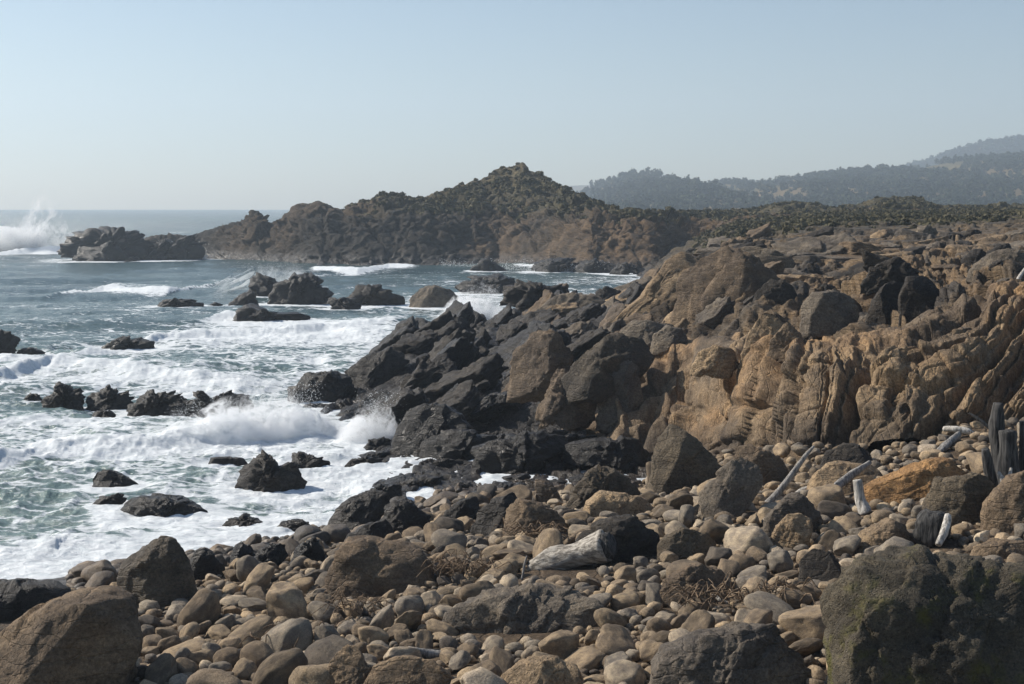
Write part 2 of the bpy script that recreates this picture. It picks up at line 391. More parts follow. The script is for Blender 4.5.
# ------------------------------------------------------------------ the jointed cliff face behind the beach
def blocks(S, T, seed, ws, wt, crack=.5):
    """jointed rock: columns along S, each broken at its own heights along T; every block has its own set-back and tilt"""
    a = S / ws; k = np.floor(a); jl = (hsh(k, 0 * k, 0 * k, seed) - .5) * .7; jr = (hsh(k + 1, 0 * k, 0 * k, seed) - .5) * .7
    k = np.where(a < k + jl, k - 1, np.where(a > k + 1 + jr, k + 1, k))
    L0 = k + (hsh(k, 0 * k, 0 * k, seed) - .5) * .7; L1 = k + 1 + (hsh(k + 1, 0 * k, 0 * k, seed) - .5) * .7
    u = np.clip((a - L0) / (L1 - L0), 0, 1)
    b = T / wt * (.6 + .9 * hsh(k, 0 * k + 1, 0 * k, seed + 1)) + 5 * hsh(k, 0 * k + 2, 0 * k, seed + 2) + .35 * (u - .5) * (hsh(k, 0 * k, 0 * k + 3, seed) * 2 - 1); m = np.floor(b); v = b - m
    h = (hsh(k, m, 0 * k, seed + 3) - .5) + .9 * (hsh(k, m, 0 * k, seed + 4) - .5) * (u - .5) * 2 + .6 * (hsh(k, m, 0 * k, seed + 5) - .5) * (v - .5) * 2 + .7 * (hsh(k, 0 * k, 0 * k, seed + 6) - .5)
    e = np.minimum(u, 1 - u) * (L1 - L0); ev = np.minimum(v, 1 - v)
    w = sstep(0, .20, e) * (.55 + .45 * sstep(0, .06, ev))          # joints open to a common depth, so no block edge hangs in the air
    return (h + .62) * w - .62 - .5 * crack * np.exp(-e / .07)
NCL, NRL = 760, 250
ccol = np.linspace(585, 1250, NCL); P3_ = np.zeros((NRL, NCL, 3)); tl = np.linspace(0, 1, NRL)
for j, px in enumerate(ccol):
    kn = profile_at(px); b, t_ = kn[4].copy(), kn[5].copy(); back = kn[6]
    bx = (px - 512) / F
    n = 9
    ys = np.array([b[0] - .35, b[0] + .0, b[0] + .35 * (t_[0] - b[0]), b[0] + .72 * (t_[0] - b[0]), t_[0] + .1, t_[0] + 1.2, t_[0] + 3.0])
    zt = t_[1]; zb_ = b[1]; hgt = zt - zb_
    zs = np.array([zb_ - .4, zb_ + .05, zb_ + .50 * hgt, zb_ + .86 * hgt, zt + .02, zt + .02 + (back[1] - zt) * 1.2 / (back[0] - t_[0]), zt - .35 + (back[1] - zt) * 3.0 / (back[0] - t_[0])])
    tk = [0, .08, .42, .70, .82, .93, 1]
    P3_[:, j, 1] = np.interp(tl, tk, ys); P3_[:, j, 2] = np.interp(tl, tk, zs); P3_[:, j, 0] = bx * P3_[:, j, 1]
for k_ in range(7): P3_[1:-1] = (P3_[:-2] + 2 * P3_[1:-1] + P3_[2:]) / 4
P3_ = P3_.reshape(-1, 3); N3 = grid_normals(P3_, NRL, NCL)
if N3[:, 1].mean() > 0: N3 = -N3
tv3 = (tl[:, None] * np.ones((1, NCL))).ravel(); px3 = (np.ones((NRL, 1)) * ccol[None, :]).ravel()
ln = R(8) + R(26) * sstep(820, 1000, px3) + R(14) * (1 - sstep(640, 740, px3))
wx = .30 * fbm(P3_ * np.array([.5, .5, .35]), 401, 4) + .07 * fbm(P3_ * 2.5, 402, 3)
arc = np.array([((px - 512) / F * profile_at(px)[4][0], profile_at(px)[4][0]) for px in ccol]); arc = np.concatenate([[0], np.cumsum(np.minimum(np.hypot(*np.diff(arc, axis=0).T), 1.35 * np.diff((ccol - 512) / F) * 32))])
arc = (np.ones((NRL, 1)) * arc[None, :]).ravel()
S3 = arc - P3_[:, 2] * np.tan(ln) + wx; T3 = P3_[:, 2] + .25 * np.sin(ln) * arc + .15 * fbm(P3_ * .8, 403, 3)
top = 1 - .55 * sstep(.74, .9, tv3)
lf = 1 - .55 * (1 - sstep(740, 830, px3)); l2 = (lf - .45) / .55
d3 = lf * (.62 * blocks(S3, T3, 411, .80, 2.4, .30) + l2 * .22 * blocks(S3 * 1.02 + 3, T3, 421, .34, 1.5, .40) + l2 * .05 * blocks(S3, T3 + .2, 431, .12, .7, .4)) + .13 * facet(P3_ * np.array([1.6, 1.6, 1.3]), 433, .9, .3, .08) + .02 * fbm(P3_ * 9, 434, 3)
d3 += (1 - lf) * .7 * facet(np.stack([S3 * .9, P3_[:, 1] * .5, T3 * .55], 1), 438, 1.0, .3, .05)
d3 += .28 * fbm(P3_ * np.array([.28, .28, .2]), 436, 3)
endf = sstep(588, 625, px3)
DG = d3.reshape(NRL, NCL); DB = DG.copy()
for _ in range(5): DB = blur(blur(DB, 1).T.copy(), 1).T.copy()
d3 = (DB * (1 - lf.reshape(NRL, NCL)) / .55 + DG * (lf.reshape(NRL, NCL) - .45) / .55).ravel()
P3_ = P3_ + N3 * (d3 * top * (.3 + .7 * endf) + .34 * endf - .35 * (1 - endf))[:, None]
c3 = fbm(P3_ * np.array([.35, .35, .8]), 441, 4); g3 = fbm(np.stack([S3 * 1.6, T3 * .25, 0 * S3], 1), 442, 4)
tint3 = np.array([.275, .205, .132]) + np.outer(sstep(-.1, .5, c3), np.array([.07, .025, -.005]))
gk = (sstep(.05, .4, g3) * .75)[:, None]; tint3 = tint3 * (1 - gk) + gk * np.array([.12, .10, .08])
gl = ((1 - sstep(600, 720, px3)) * .5)[:, None]; tint3 = tint3 * (1 - gl) + gl * np.array([.13, .108, .085])
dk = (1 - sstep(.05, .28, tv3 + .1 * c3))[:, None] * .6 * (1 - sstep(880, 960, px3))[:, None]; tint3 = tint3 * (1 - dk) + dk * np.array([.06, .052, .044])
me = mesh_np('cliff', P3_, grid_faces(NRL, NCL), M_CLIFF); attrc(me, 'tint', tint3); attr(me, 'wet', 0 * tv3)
tag(obj('cliff_terrain', me), kind='structure')

# ------------------------------------------------------------------ headland and plateau
SIL = [(120,262),(140,252),(146,240),(152,237),(165,235.5),(190,237),(200,233),(225,226),(245,221),(252,214),(258,212),(264,220),(272,223),(281,218),(290,210),(300,204.5),(320,202),(333,207),(345,210),(350,206),(360,204),(372,199),(385,194),(400,195),(412,200),(420,198),(440,193),(470,183),(488,175),(494,169),(505,167.5),(512,169),(516,165),(523,163),(530,169),(545,176),(560,186),(572,192),(583,196),(590,203),(604,208),(630,212),(700,213),(750,210),(775,206),(800,204),(830,208),(855,206),(880,200),(915,200),(935,207),(980,207),(1030,206),(1100,205),(1400,202)]
sx_, sy_ = zip(*SIL)
WED = [(120,262),(150,258),(200,257),(250,261),(320,264),(420,264),(500,263),(545,266),(590,271),(660,272),(720,262)]
wx_, wy_ = zip(*WED)
NC2, NR2 = 900, 330
c2 = np.linspace(118, 1390, NC2)
knY = np.zeros((7, NC2)); knZ = np.zeros((7, NC2))
for j, px in enumerate(c2):
    yw = atZ(px, np.interp(px, wx_, wy_), 0)[1]
    right = float(sstep(640, 740, px))
    yw = yw * (1 - right) + 172 * right
    yr = yw + 26 + 40 * right + 10 * float(sstep(420, 520, px)) * (1 - float(sstep(540, 620, px)))
    zr = atY(px, np.interp(px, sx_, sy_), yr)[2]
    zc = min(.78 * zr, 5.6) if right < .5 else zr - .9
    z0 = -1.5 * (1 - right) + 5.0 * right
    knY[:, j] = [yw - 6, yw, yw + 5, yw + 9, (yw + 9 + yr) / 2, yr, yr + 60]
    knZ[:, j] = [z0, .2 * (1 - right) + right * 5.2, zc * .62 * (1 - right) + right * 5.4, zc if right < .5 else zr - 1.2, (zc + zr) / 2 + .1, zr, (zr - 1.5 if right > .5 else min(zr * .4, 5))]
tt = np.linspace(0, 6, NR2); 
tt = np.interp(np.linspace(0, 1, NR2), [0, .12, .5, .95, 1], [0, 1, 3, 5.35, 6])
Y2 = np.zeros((NR2, NC2)); Z2 = np.zeros((NR2, NC2))
for j in range(NC2):
    Y2[:, j] = np.interp(tt, range(7), knY[:, j]); Z2[:, j] = np.interp(tt, range(7), knZ[:, j])
X2 = (c2[None, :] - 512) / F * Y2
P2 = np.stack([X2.ravel(), Y2.ravel(), Z2.ravel()], 1); N2 = grid_normals(P2, NR2, NC2)
tv = (tt[:, None] * np.ones((1, NC2))).ravel(); px2 = (np.ones((NR2, 1)) * c2[None, :]).ravel()
Q2 = bed(P2, R(35)) + .8 * np.stack([fbm(P2 * .2, 5, 3), fbm(P2 * .2, 6, 3), fbm(P2 * .2, 8, 3)], 1)
g1 = facet(Q2 * np.array([.16, .12, .22]), 111, 1.0, .35, .06); g2 = facet(Q2 * np.array([.45, .3, .55]), 121, .9, .4, .07); g3 = facet(Q2 * np.array([1.3, .8, 1.4]), 131, .9, .4, .08)
soft = sstep(4.0, 4.6, tv) * .35 + sstep(640, 720, px2) * .3
P2 = P2 + N2 * ((1 - soft) * (.7 * g1 + .6 * g2 + (.34 + .4 * (1 - sstep(230, 330, px2))) * g3) * (.25 + .75 * sstep(0, .8, tv)) * (1 - .45 * sstep(4.6, 5, tv)) * np.clip((P2[:, 2] + 1) / 5, .5, 1))[:, None]
dl = (.55 + .45 * sstep(250, 420, px2))
vegm = sstep(2.75, 3.6, tv + .9 * fbm(P2 * .12, 9, 3)) * sstep(330, 450, px2)
rn = fbm(P2 * .09, 91, 4)
tint2 = np.array([.046, .039, .031]) + np.outer(sstep(-.15, .45, rn), np.array([.085, .056, .030]))
tint2 = tint2 * dl[:, None]
ob = (sstep(560, 620, px2) * (1 - sstep(3, 3.6, tv)) * .8)[:, None]
tint2 = tint2 * (1 - ob) + ob * np.array([.14, .095, .055])
vg = (vegm * .75)[:, None]; tint2 = tint2 * (1 - vg) + vg * (np.array([.070, .066, .030]) + np.outer(sstep(0, .5, rn), np.array([.03, .02, .01])))
me = mesh_np('headland', P2, grid_faces(NR2, NC2), M_LAND); attrc(me, 'tint', tint2)
attr(me, 'wet', np.clip(1 - sstep(.3, 1.6, P2[:, 2]), 0, 1))
tag(obj('headland_terrain', me), kind='structure')

# scrub on the headland and the plateau: nobody could count it
def clump_cloud(name, C, rad, per, leaf, mat, seed, flat=.7):
    rng = np.random.default_rng(seed); n = len(C)
    d = rng.normal(size=(n, per, 3)); d /= np.linalg.norm(d, axis=2, keepdims=True); d[:, :, 2] = np.abs(d[:, :, 2])
    rr = rad[:, None, None] * (.45 + .6 * rng.random((n, per, 1)))
    ctr = C[:, None, :] + d * rr * np.array([1, 1, flat])
    L = leaf[:, None, None] * (.6 + .8 * rng.random((n, per, 1)))
    a = rng.normal(size=(n, per, 3)); a /= np.linalg.norm(a, axis=2, keepdims=True)
    b = np.cross(d, a); b /= np.linalg.norm(b, axis=2, keepdims=True) + 1e-9
    a = np.cross(b, d) + .5 * d
    V = np.stack([ctr - a * L, ctr + b * L * .8, ctr + a * L, ctr - b * L * .8], 2).reshape(-1, 3)
    return mesh_np(name, V, np.arange(len(V)).reshape(-1, 4), mat, False)
rng = np.random.default_rng(5)
wgt = vegm * (.15 + sstep(.0, .4, fbm(P2 * .15, 93, 3))) * (tv < 5.6) * (px2 < 1150)
wgt *= np.where(px2 > 640, .7, 1.0)
w1 = sstep(92, 125, yv) * t_or * (.25 + sstep(-.1, .3, fbm(P1 * .12, 95, 3))) * (pxv < 1200) * (P1[:, 2] > 3)
pk1 = rng.choice(len(P1), 2600, p=w1 / w1.sum())
pick = rng.choice(len(P2), 4600, p=wgt / wgt.sum())
rad = (.28 + .5 * rng.random(4600) ** 2) * np.where(px2[pick] > 640, 1.0, .85)
rad = np.concatenate([rad, .18 + .30 * rng.random(2600) ** 2])
me = clump_cloud('scrub', np.concatenate([P2[pick], P1[pk1]]), rad, 46, .16 + .0 * rad + .08 * rad, M_SCRUB, 6)
tag(obj('scrub', me), 'low dark green scrub covering the hill and plateau', None, None, 'stuff')

# ------------------------------------------------------------------ far hills
def ridge(name, sil, Yd, run, base, seed, mat, amp):
    xs, ys = zip(*sil); c = np.linspace(xs[0], xs[-1], 260); nr = 60
    P = []
    for t in np.linspace(0, 1, nr):
        Y = Yd - run + t * run * 1.5
        k = min(t * 1.5, 1.0); k = 1 - (1 - k) ** 1.6 if t <= 1 / 1.5 else 1 - (t - 1 / 1.5) * 1.2
        for px in c:
            zr = atY(px, np.interp(px, xs, ys), Yd)[2]
            P.append(((px - 512) / F * Yd * (1 + .0 * t), Y, base + (zr - base) * k))
    P = np.array(P); P[:, 2] += amp * fbm(P * .012, seed, 4) * sstep(0, .2, np.repeat(np.linspace(0, 1, nr), 260))
    me = mesh_np(name, P, grid_faces(nr, 260), mat); tag(obj(name, me), kind='structure')
    return P, c
H1 = [(560,212),(575,206),(588,195),(605,186),(622,181),(640,178),(655,186),(668,200),(680,205),(690,200),(700,191),(712,186),(728,185),(745,184),(775,181),(800,178.5),(815,178),(835,174),(868,173),(890,183),(903,176),(925,166),(955,161),(1000,159),(1040,162),(1250,154)]
H2 = [(880,178),(930,163),(950,156),(970,150),(985,146),(1000,143),(1024,140),(1100,132),(1350,120)]
H3 = [(420,204),(520,191),(565,186),(620,184),(660,183),(690,184),(760,184),(900,180)]
hp1, _ = ridge('hill', H1, 1150, 520, 4, 1, M_HILL, 4.0)
hp2, _ = ridge('hill', H2, 1750, 420, 4, 2, M_HILL, 5.0)
hp3, _ = ridge('hill', H3, 2150, 300, -2, 3, M_HILL, 3.0)
def wood(name, P, dens, sel, hgt, seed, label):
    rng = np.random.default_rng(seed)
    px, py = to_px(P[:, 0], P[:, 1], P[:, 2])
    w = sel(px, P) * (1.0); n = dens
    pk = rng.choice(len(P), n, p=w / w.sum())
    C = P[pk] + rng.normal(size=(n, 3)) * np.array([5, 5, 0]); hh = hgt * (.55 + .75 * rng.random(n))
    # each tree: a ragged rounded crown of leaf clumps, a little taller than wide
    per = 40; d = rng.normal(size=(n, per, 3)); d /= np.linalg.norm(d, axis=2, keepdims=True)
    ctr = C[:, None, :] + np.stack([0 * hh, 0 * hh, hh * .5], 1)[:, None, :] + d * hh[:, None, None] * np.array([.42, .42, .5]) * (.35 + .7 * rng.random((n, per, 1)))
    a = rng.normal(size=(n, per, 3)); a /= np.linalg.norm(a, axis=2, keepdims=True); b = np.cross(d, a); b /= np.linalg.norm(b, axis=2, keepdims=True) + 1e-9
    L = hh[:, None, None] * .16 * (.6 + .8 * rng.random((n, per, 1)))
    V = np.stack([ctr - a * L, ctr + b * L, ctr + a * L, ctr - b * L], 2).reshape(-1, 3)
    me = mesh_np(name, V, np.arange(len(V)).reshape(-1, 4), M_WOOD, False)
    tag(obj(name, me), label, None, None, 'stuff')
def sel1(px, P):
    grass = sstep(738, 752, px) * (1 - sstep(800, 815, px)) * sstep(9, 13, P[:, 2]) * sstep(-.25, .15, fbm(P * .02, 57, 3))
    patch = sstep(915, 925, px) * (1 - sstep(962, 972, px)) * sstep(30, 33, P[:, 2]) * (1 - sstep(38, 41, P[:, 2]))
    n = sstep(-.25, .1, fbm(P * .012, 55, 3))
    return np.clip(n, .8, 1) * (1 - grass) * (1 - patch) * (P[:, 1] < 1200) * (px < 1150) + 1e-9
def sel2(px, P): return (P[:, 1] < 1800) * (px < 1150) * 1.0 + 1e-9
wood('far_wood', hp1, 7000, sel1, 4.0, 61, 'hazy dark conifer wood covering the nearer far hills')
wood('far_wood', hp2, 4500, sel2, 6, 62, 'pale hazy conifer wood on the highest hill at right')

# ------------------------------------------------------------------ the sea
BREAK = [  # pixel polyline on the water, crest height, front width, back width, foam
 ([(-160,470),(0,462),(60,452),(130,447),(200,442),(270,432),(340,430),(395,424)], .6, .9, 2.4, .95),
 ([(-160,565),(0,556),(60,546),(120,545),(180,541),(220,538)], .38, .5, 1.2, .8),
 ([(-160,438),(0,430),(90,424),(170,424),(215,424)], .14, .7, 2.0, .55),
 ([(-160,392),(0,377),(60,366),(130,372),(230,380),(300,388)], .5, 1.1, 3.0, .62),
 ([(-100,355),(40,362),(110,352),(170,340),(230,336),(330,330),(400,338)], .5, 1.3, 3.5, .9),
 ([(150,330),(220,318),(330,322),(430,318)], .4, 1.5, 4, .85),
 ([(30,300),(60,292),(110,289),(170,294),(240,284),(260,276)], .45, 2.0, 6, .8),
 ([(-160,262),(0,254),(40,252),(70,253),(100,254)], .9, 3.0, 8, .95),
 ([(300,268),(360,272),(390,268),(430,268)], .4, 2.0, 5, .75),
 ([(500,264),(540,268),(600,270),(660,270)], .3, 1.6, 4, .8),
 ([(430,318),(450,310),(480,312),(500,320)], .5, 1.2, 3, .95),
]
rows = np.concatenate([np.linspace(640, 262, 560), np.linspace(261.5, 210, 150), [208.6, 207.6, 206.9, 206.3, 206.0]])
yrow = np.array([atZ(512, p, 0)[1] for p in rows]); yrow = np.concatenate([[6, 12, 17], yrow[yrow > 18]])
yrow = np.append(yrow[yrow < 2000], 2100.)
scol = np.concatenate([np.linspace(-1300, -180, 60), np.linspace(-170, 760, 720), np.linspace(775, 2300, 60)])
SR, SC = len(yrow), len(scol)
XS = (scol[None, :] - 512) / F * yrow[:, None]; YS = yrow[:, None] * np.ones((1, SC))
X = XS.ravel(); Yv = YS.ravel(); PS = np.stack([X, Yv, 0 * X], 1)
spx, spy = to_px(X, Yv, 0 * X)
def lin(px, py, pts):                         # a value given at points of the water, spread smoothly
    s = 0; w = 1e-9
    for (a, b, v, r) in pts:
        k = np.exp(-(((px - a) / (r * 2.2)) ** 2 + ((py - b) / r) ** 2)); s = s + k * v; w = w + k
    return s, w
lod = np.clip(30 / Yv, .0, 1.0)
z = np.zeros_like(X)
for k, (wl, am, an, ph) in enumerate([(26, .20, -72, .3), (15, .13, -58, 1.9), (8.5, .09, -80, 4.1), (4.7, .05, -50, .7), (2.6, .028, -95, 2.2), (1.5, .016, -70, 5.2)]):
    dx, dy = math.cos(R(an)), math.sin(R(an))
    ph2 = 2.2 * fbm(PS * (.35 / wl), 200 + k, 2)
    s = np.sin((X * dx + Yv * dy) * 6.283 / wl + ph + ph2)
    cut = np.clip(wl / (Yv * Yv / (F * H) * 3 + .01), 0, 1)            # fade waves finer than the mesh
    z += am * (s * .6 + (1 - np.abs(s)) * .8 - .3) * cut
chop = ridged(PS * np.array([.9, 1.3, 1]), 301, 4, .55)
z += .11 * chop * np.clip(60 / Yv, 0, 1)
foam = .28 + .0 * X
# distant water is open, near water is churned white
foam = np.interp(spy, [206, 235, 262, 300, 330, 360, 395, 420, 450, 480, 530, 590, 640], [.22, .22, .22, .28, .37, .44, .42, .47, .54, .54, .53, .55, .56])
foam += np.interp(spx, [-200, 0, 150, 300, 420], [-.05, -.04, .01, .10, .13]) * (spy > 270)
foam += .26 * fbm(PS * np.array([.07, .16, 1]), 310, 4) + .12 * fbm(PS * np.array([.35, .7, 1]), 311, 3)
milk = np.interp(spy, [206, 260, 300, 340, 380, 430, 600], [.10, .16, .22, .42, .55, .75, .85]) + .25 * fbm(PS * .08, 320, 3)
for bi, (pl, hc, wf, wb, fo) in enumerate(BREAK):
    W = np.array([atZ(a, b, 0) for a, b in pl]); W = W[np.argsort(W[:, 0])]
    yc = np.interp(X, W[:, 0], W[:, 1]); yc = yc + (.35 * wb) * fbm(np.stack([X * .5 / wf, 0 * X + bi, 0 * X], 1), 330 + bi, 3)
    endf = sstep(W[0, 0], W[0, 0] + 3, X) * (1 - sstep(W[-1, 0] - 3, W[-1, 0], X))
    dY = Yv - yc
    irr = .65 + .6 * fbm(np.stack([X * .35, 0 * X + 7 * bi, 0 * X], 1), 350 + bi, 3)
    prof = np.where(dY < 0, np.exp(-(dY / wf) ** 2), np.exp(-(dY / wb) ** 2))
    z += hc * endf * prof * irr
    fr_ = np.where(dY < 0, np.exp(-(dY / (wf * 2.2)) ** 2), np.exp(-(dY / (wf * .7)) ** 2))
    trail = np.where(dY < 0, np.exp(-(dY / (wf * 6)) ** 2), np.exp(-(dY / (wb * .5)) ** 2))
    foam = np.maximum(foam, endf * (fo * fr_ * (.75 + .35 * irr))) + .16 * endf * trail
    milk += .4 * endf * np.where(dY > 0, np.exp(-(dY / wb) ** 2), 0)
ROCK_FOAM = []      # filled by the rocks below: (x, y, r)
SEA = (z, foam, milk)

def onb(px, py, lift=0.0):
    """a point of the beach seen at a pixel, raised by lift"""
    lo, hi = 12.0, 60.0
    y = lo
    while y < hi:
        p = atY(px, py, y)
        if p[2] <= ground(p[0], y): break
        y += .05
    p = atY(px, py, y); p[2] = ground(p[0], y) + lift
    return p
# ------------------------------------------------------------------ rocks
def star_radius(poly, c, th):
    """distance from c to the outline in direction th (outline seen as star-shaped)"""
    out = np.zeros_like(th); d = np.stack([np.cos(th), np.sin(th)], 1)
    n = len(poly)
    for i in range(n):
        a = poly[i] - c; b = poly[(i + 1) % n] - c; e = b - a
        den = d[:, 0] * e[1] - d[:, 1] * e[0]
        den = np.where(np.abs(den) < 1e-9, 1e-9, den)
        t = (a[0] * e[1] - a[1] * e[0]) / den; s = (a[0] * d[:, 1] - a[1] * d[:, 0]) / den
        ok = (t > 0) & (s >= -1e-6) & (s <= 1 + 1e-6)
        out = np.where(ok, np.maximum(out, t), out)
    return np.where(out <= 0, .3, out)
def rock_mesh(name, poly, D, level, seed, mat, p=2.3, chops=7, rough=.05, fac=.06, lean=.25, jag=0.0):
    """poly: outline in metres (x, z), z = 0 at the ground. A solid boulder of half-depth D behind and before it."""
    poly = np.array(poly, float); lo, hi = poly.min(0), poly.max(0)
    c = np.array([(lo[0] + hi[0]) / 2, lo[1] + .42 * (hi[1] - lo[1])]); size = max(hi[0] - lo[0], hi[1] - lo[1])
    V, Fc = ico(level); rg = np.random.default_rng(seed)
    th = np.arctan2(V[:, 2], V[:, 0]); Rr = star_radius(poly, c, th)
    rho = np.sqrt(V[:, 0] ** 2 + V[:, 2] ** 2); s = (rho ** p + np.abs(V[:, 1]) ** p) ** (-1 / p)
    P = np.stack([s * rho * Rr * np.cos(th), s * V[:, 1] * D, s * rho * Rr * np.sin(th)], 1)
    P[:, 2] = np.where(P[:, 2] < 0, P[:, 2] * 1.3, P[:, 2])
    for i in range(chops + 8):
        small = i >= chops
        a = rg.uniform(-.75, .75); up = rg.uniform(-.15, .7); sgn = -1 if i % 4 < 3 else 1
        if small: a = rg.uniform(-1.6, 1.6); up = rg.uniform(-.2, 1.4)
        n = np.array([a, sgn * rg.uniform(.7, 1.3), up]); n /= np.linalg.norm(n)
        q = P @ n; d = q.max() * (rg.uniform(.84, .95) if small else rg.uniform(.52, .82))
        P = P - np.maximum(0, q - d)[:, None] * n * .97
    P[:, 1] += lean * P[:, 2]
    nr = P / (np.linalg.norm(P, axis=1, keepdims=True) + 1e-9)
    o = rg.uniform(0, 50, 3)
    B = bed(P, R(30)) / size
    dd = fac * size * facet(B * np.array([3.4, 2.4, 2.2]) + o, seed % 97, .9, .25, .06) + rough * size * .5 * fbm(P / size * 3 + o, seed % 89, 4)
    dd += .45 * fac * size * facet(B * np.array([9, 6, 5]) + o, seed % 83 + 5, .9, .3, .07)
    if level > 4: dd += .20 * fac * size * facet(B * np.array([22, 13, 11]) + o, seed % 79 + 5, .9, .4, .08)
    dd += .30 * fac * size * saw(B[:, 0] * 5 + .6 * fbm(B * 3 + o, 7, 3) - B[:, 1] * 1.5)
    dd += .012 * size * fbm(P / size * 17 + o, seed % 71, 3)
    if jag: dd += jag * size * facet(B * np.array([13, 8, 4.5]) + o, seed % 61 + 9, 1, .5, .1) * (.3 + .7 * (P[:, 2] > 0))
    P = P + nr * dd[:, None]
    P[:, 0] += c[0]; P[:, 2] += c[1]
    f = P[:, 2] > lo[1] + .05 * (hi[1] - lo[1])          # keep the outline's own width and height
    a, b = P[f, 0].min(), P[f, 0].max(); P[:, 0] = lo[0] + (P[:, 0] - a) * (hi[0] - lo[0]) / (b - a)
    t = P[:, 2].max(); P[:, 2] = np.where(P[:, 2] > c[1], c[1] + (P[:, 2] - c[1]) * (hi[1] - c[1]) / (t - c[1]), P[:, 2])
    return mesh_np(name, P, Fc, mat)
LAND = []           # landmarks: (px, py, halfwidth px, phrase)
BLOCK = []          # footprints on the beach: (x, y, r)
def level_for(px): return 3 if px < 13 else 4 if px < 38 else 5 if px < 130 else 6
SEED = [100]
def rock(name, pts, zb, col, dry, label, cat, depth=.75, mat=None, foamk=0.0, land=None, group=None, **kw):
    """pts: outline seen in the photograph; zb: height of the ground under it"""
    pts = np.array(pts, float); SEED[0] += 1
    x0, x1 = pts[:, 0].min(), pts[:, 0].max(); yb = pts[:, 1].max(); cx = (x0 + x1) / 2
    if name == 'boulder' and group == 'boulders on the beach': zb = onb(cx, yb)[2] - .02
    Yb = atZ(cx, yb, zb)[1]; w = (x1 - x0) / F * Yb; D = depth * w / 2
    Yc = Yb + .7 * D
    W = np.array([atY(a, b, Yc) for a, b in pts]); base = np.array([(W[:, 0].min() + W[:, 0].max()) / 2, Yc, zb])
    poly = np.stack([W[:, 0] - base[0], W[:, 2] - zb], 1)
    me = rock_mesh(name, poly, D, level_for(x1 - x0), SEED[0] * 7, mat or M_ROCK, **kw)
    o = obj(name, me, None, base); o.color = (*col, dry)
    tag(o, label, cat, group)
    BLOCK.append((base[0], Yc, w / 2, D))
    if foamk: ROCK_FOAM.append((base[0], Yc, w / 2, D, foamk))
    if land: LAND.append((cx, (pts[:, 1].min() + yb) / 2, (x1 - x0) / 2, land))
    return o
SR_ = dict(cat='rock', foamk=.5, fac=.13, p=1.8, rough=.09)
def sea_rock(pts, label, col=BLK, dry=.15, **kw):
    a = dict(SR_); a.update(kw); return rock('sea_rock', pts, -.05, col, dry, label, group='rocks standing in the surf', **a)
exec_rocks = True
sea_rock([(58,251),(57,240),(64,234),(76,236),(90,231),(98,226),(108,228),(116,226),(124,227),(134,231),(141,237),(150,250),(157,261),(120,260),(75,255)], 'long jagged dark sea stack right of the tallest burst of spray', jag=.05)
sea_rock([(142,260),(147,243),(156,238),(164,240),(170,236),(180,239),(190,235),(199,233),(208,243),(208,260)], 'dark low reef joining the far sea stack to the headland', jag=.06, dry=.1)
SEED[0] -= 1
sea_rock([(157,307),(159,300),(172,297),(182,297),(186,299),(200,300),(205,307)], 'low black islet alone in the bay, below the distant headland')
sea_rock([(209,305),(212,302),(222,304),(223,307)], 'tiny black rock awash just right of the low black islet')
sea_rock([(230,305),(236,297),(247,291),(259,299),(258,306)], 'small dark rock at the left foot of the big sea rocks')
sea_rock([(247,293),(249,277),(256,272),(268,277),(275,280),(282,281),(284,296)], 'left dark crag of the pair of big sea rocks in mid bay', jag=.04)
sea_rock([(267,303),(272,288),(290,280),(294,272),(303,274),(314,279),(324,287),(331,294),(334,304),(300,305)], 'right, broader dark crag of the pair of big sea rocks in mid bay', jag=.04)
sea_rock([(232,321),(237,311),(250,305),(262,306),(280,312),(310,314),(308,319),(260,322)], 'low wedge shaped black rock trailing right, below the two big sea rocks')
sea_rock([(322,303),(333,297),(345,298),(356,303),(362,309),(340,310)], 'small low rock tapering right of the big sea rocks')
sea_rock([(341,297),(345,285),(360,284),(378,285),(392,290),(405,297),(402,304),(375,306)], 'grey ridged sea rock left of the pale wedge block', col=DRK, dry=.5)
sea_rock([(409,307),(413,298),(420,288),(436,285),(448,289),(459,298),(456,306),(430,308)], 'pale grey wedge block with one lit flat face in the bay', col=GRY, dry=.7, fac=.04)
sea_rock([(454,287),(475,278),(490,274),(505,276),(520,281),(527,290),(500,294),(468,294)], 'flat dark rock offshore, behind the white burst at the point')
sea_rock([(470,271),(474,262),(482,258),(492,263),(503,271)], 'small dark rock close under the headland cliff')
sea_rock([(530,270),(540,261),(555,257),(572,260),(588,266),(592,272)], 'rounded dark rock at the foot of the headland, widest there')
sea_rock([(572,272),(582,263),(596,258),(612,264),(622,273)], 'dark rock between two white surf patches across the inlet')
sea_rock([(610,274),(620,264),(630,262),(642,269),(650,275)], 'pointed dark rock at the right end of the inlet')
sea_rock([(-24,356),(-15,331),(0,328),(12,334),(18,345),(20,355)], 'steep black rock cut by the left edge of the picture')
sea_rock([(16,355),(22,348),(34,347),(45,353),(42,356)], 'low black tail rock beside the left edge rock')
sea_rock([(60,351),(66,348),(75,349),(79,352)], 'tiny rock awash behind the foam near the left edge')
sea_rock([(101,348),(108,342),(122,340),(126,335),(140,339),(152,342),(154,349),(125,350)], 'flat topped black rock alone left of mid bay')
sea_rock([(42,411),(50,398),(57,393),(58,384),(68,382),(75,388),(82,392),(86,400),(84,411)], 'leftmost knobbly black tower of the jagged rock row', jag=.06)
sea_rock([(84,411),(88,394),(95,386),(108,385),(115,392),(125,390),(135,398),(134,411)], 'middle knobbly black rock of the jagged rock row', jag=.06)
sea_rock([(125,418),(134,402),(145,392),(162,390),(180,393),(188,398),(190,412),(170,419)], 'right knobbly black rock of the jagged row, half hidden by spray', jag=.06)
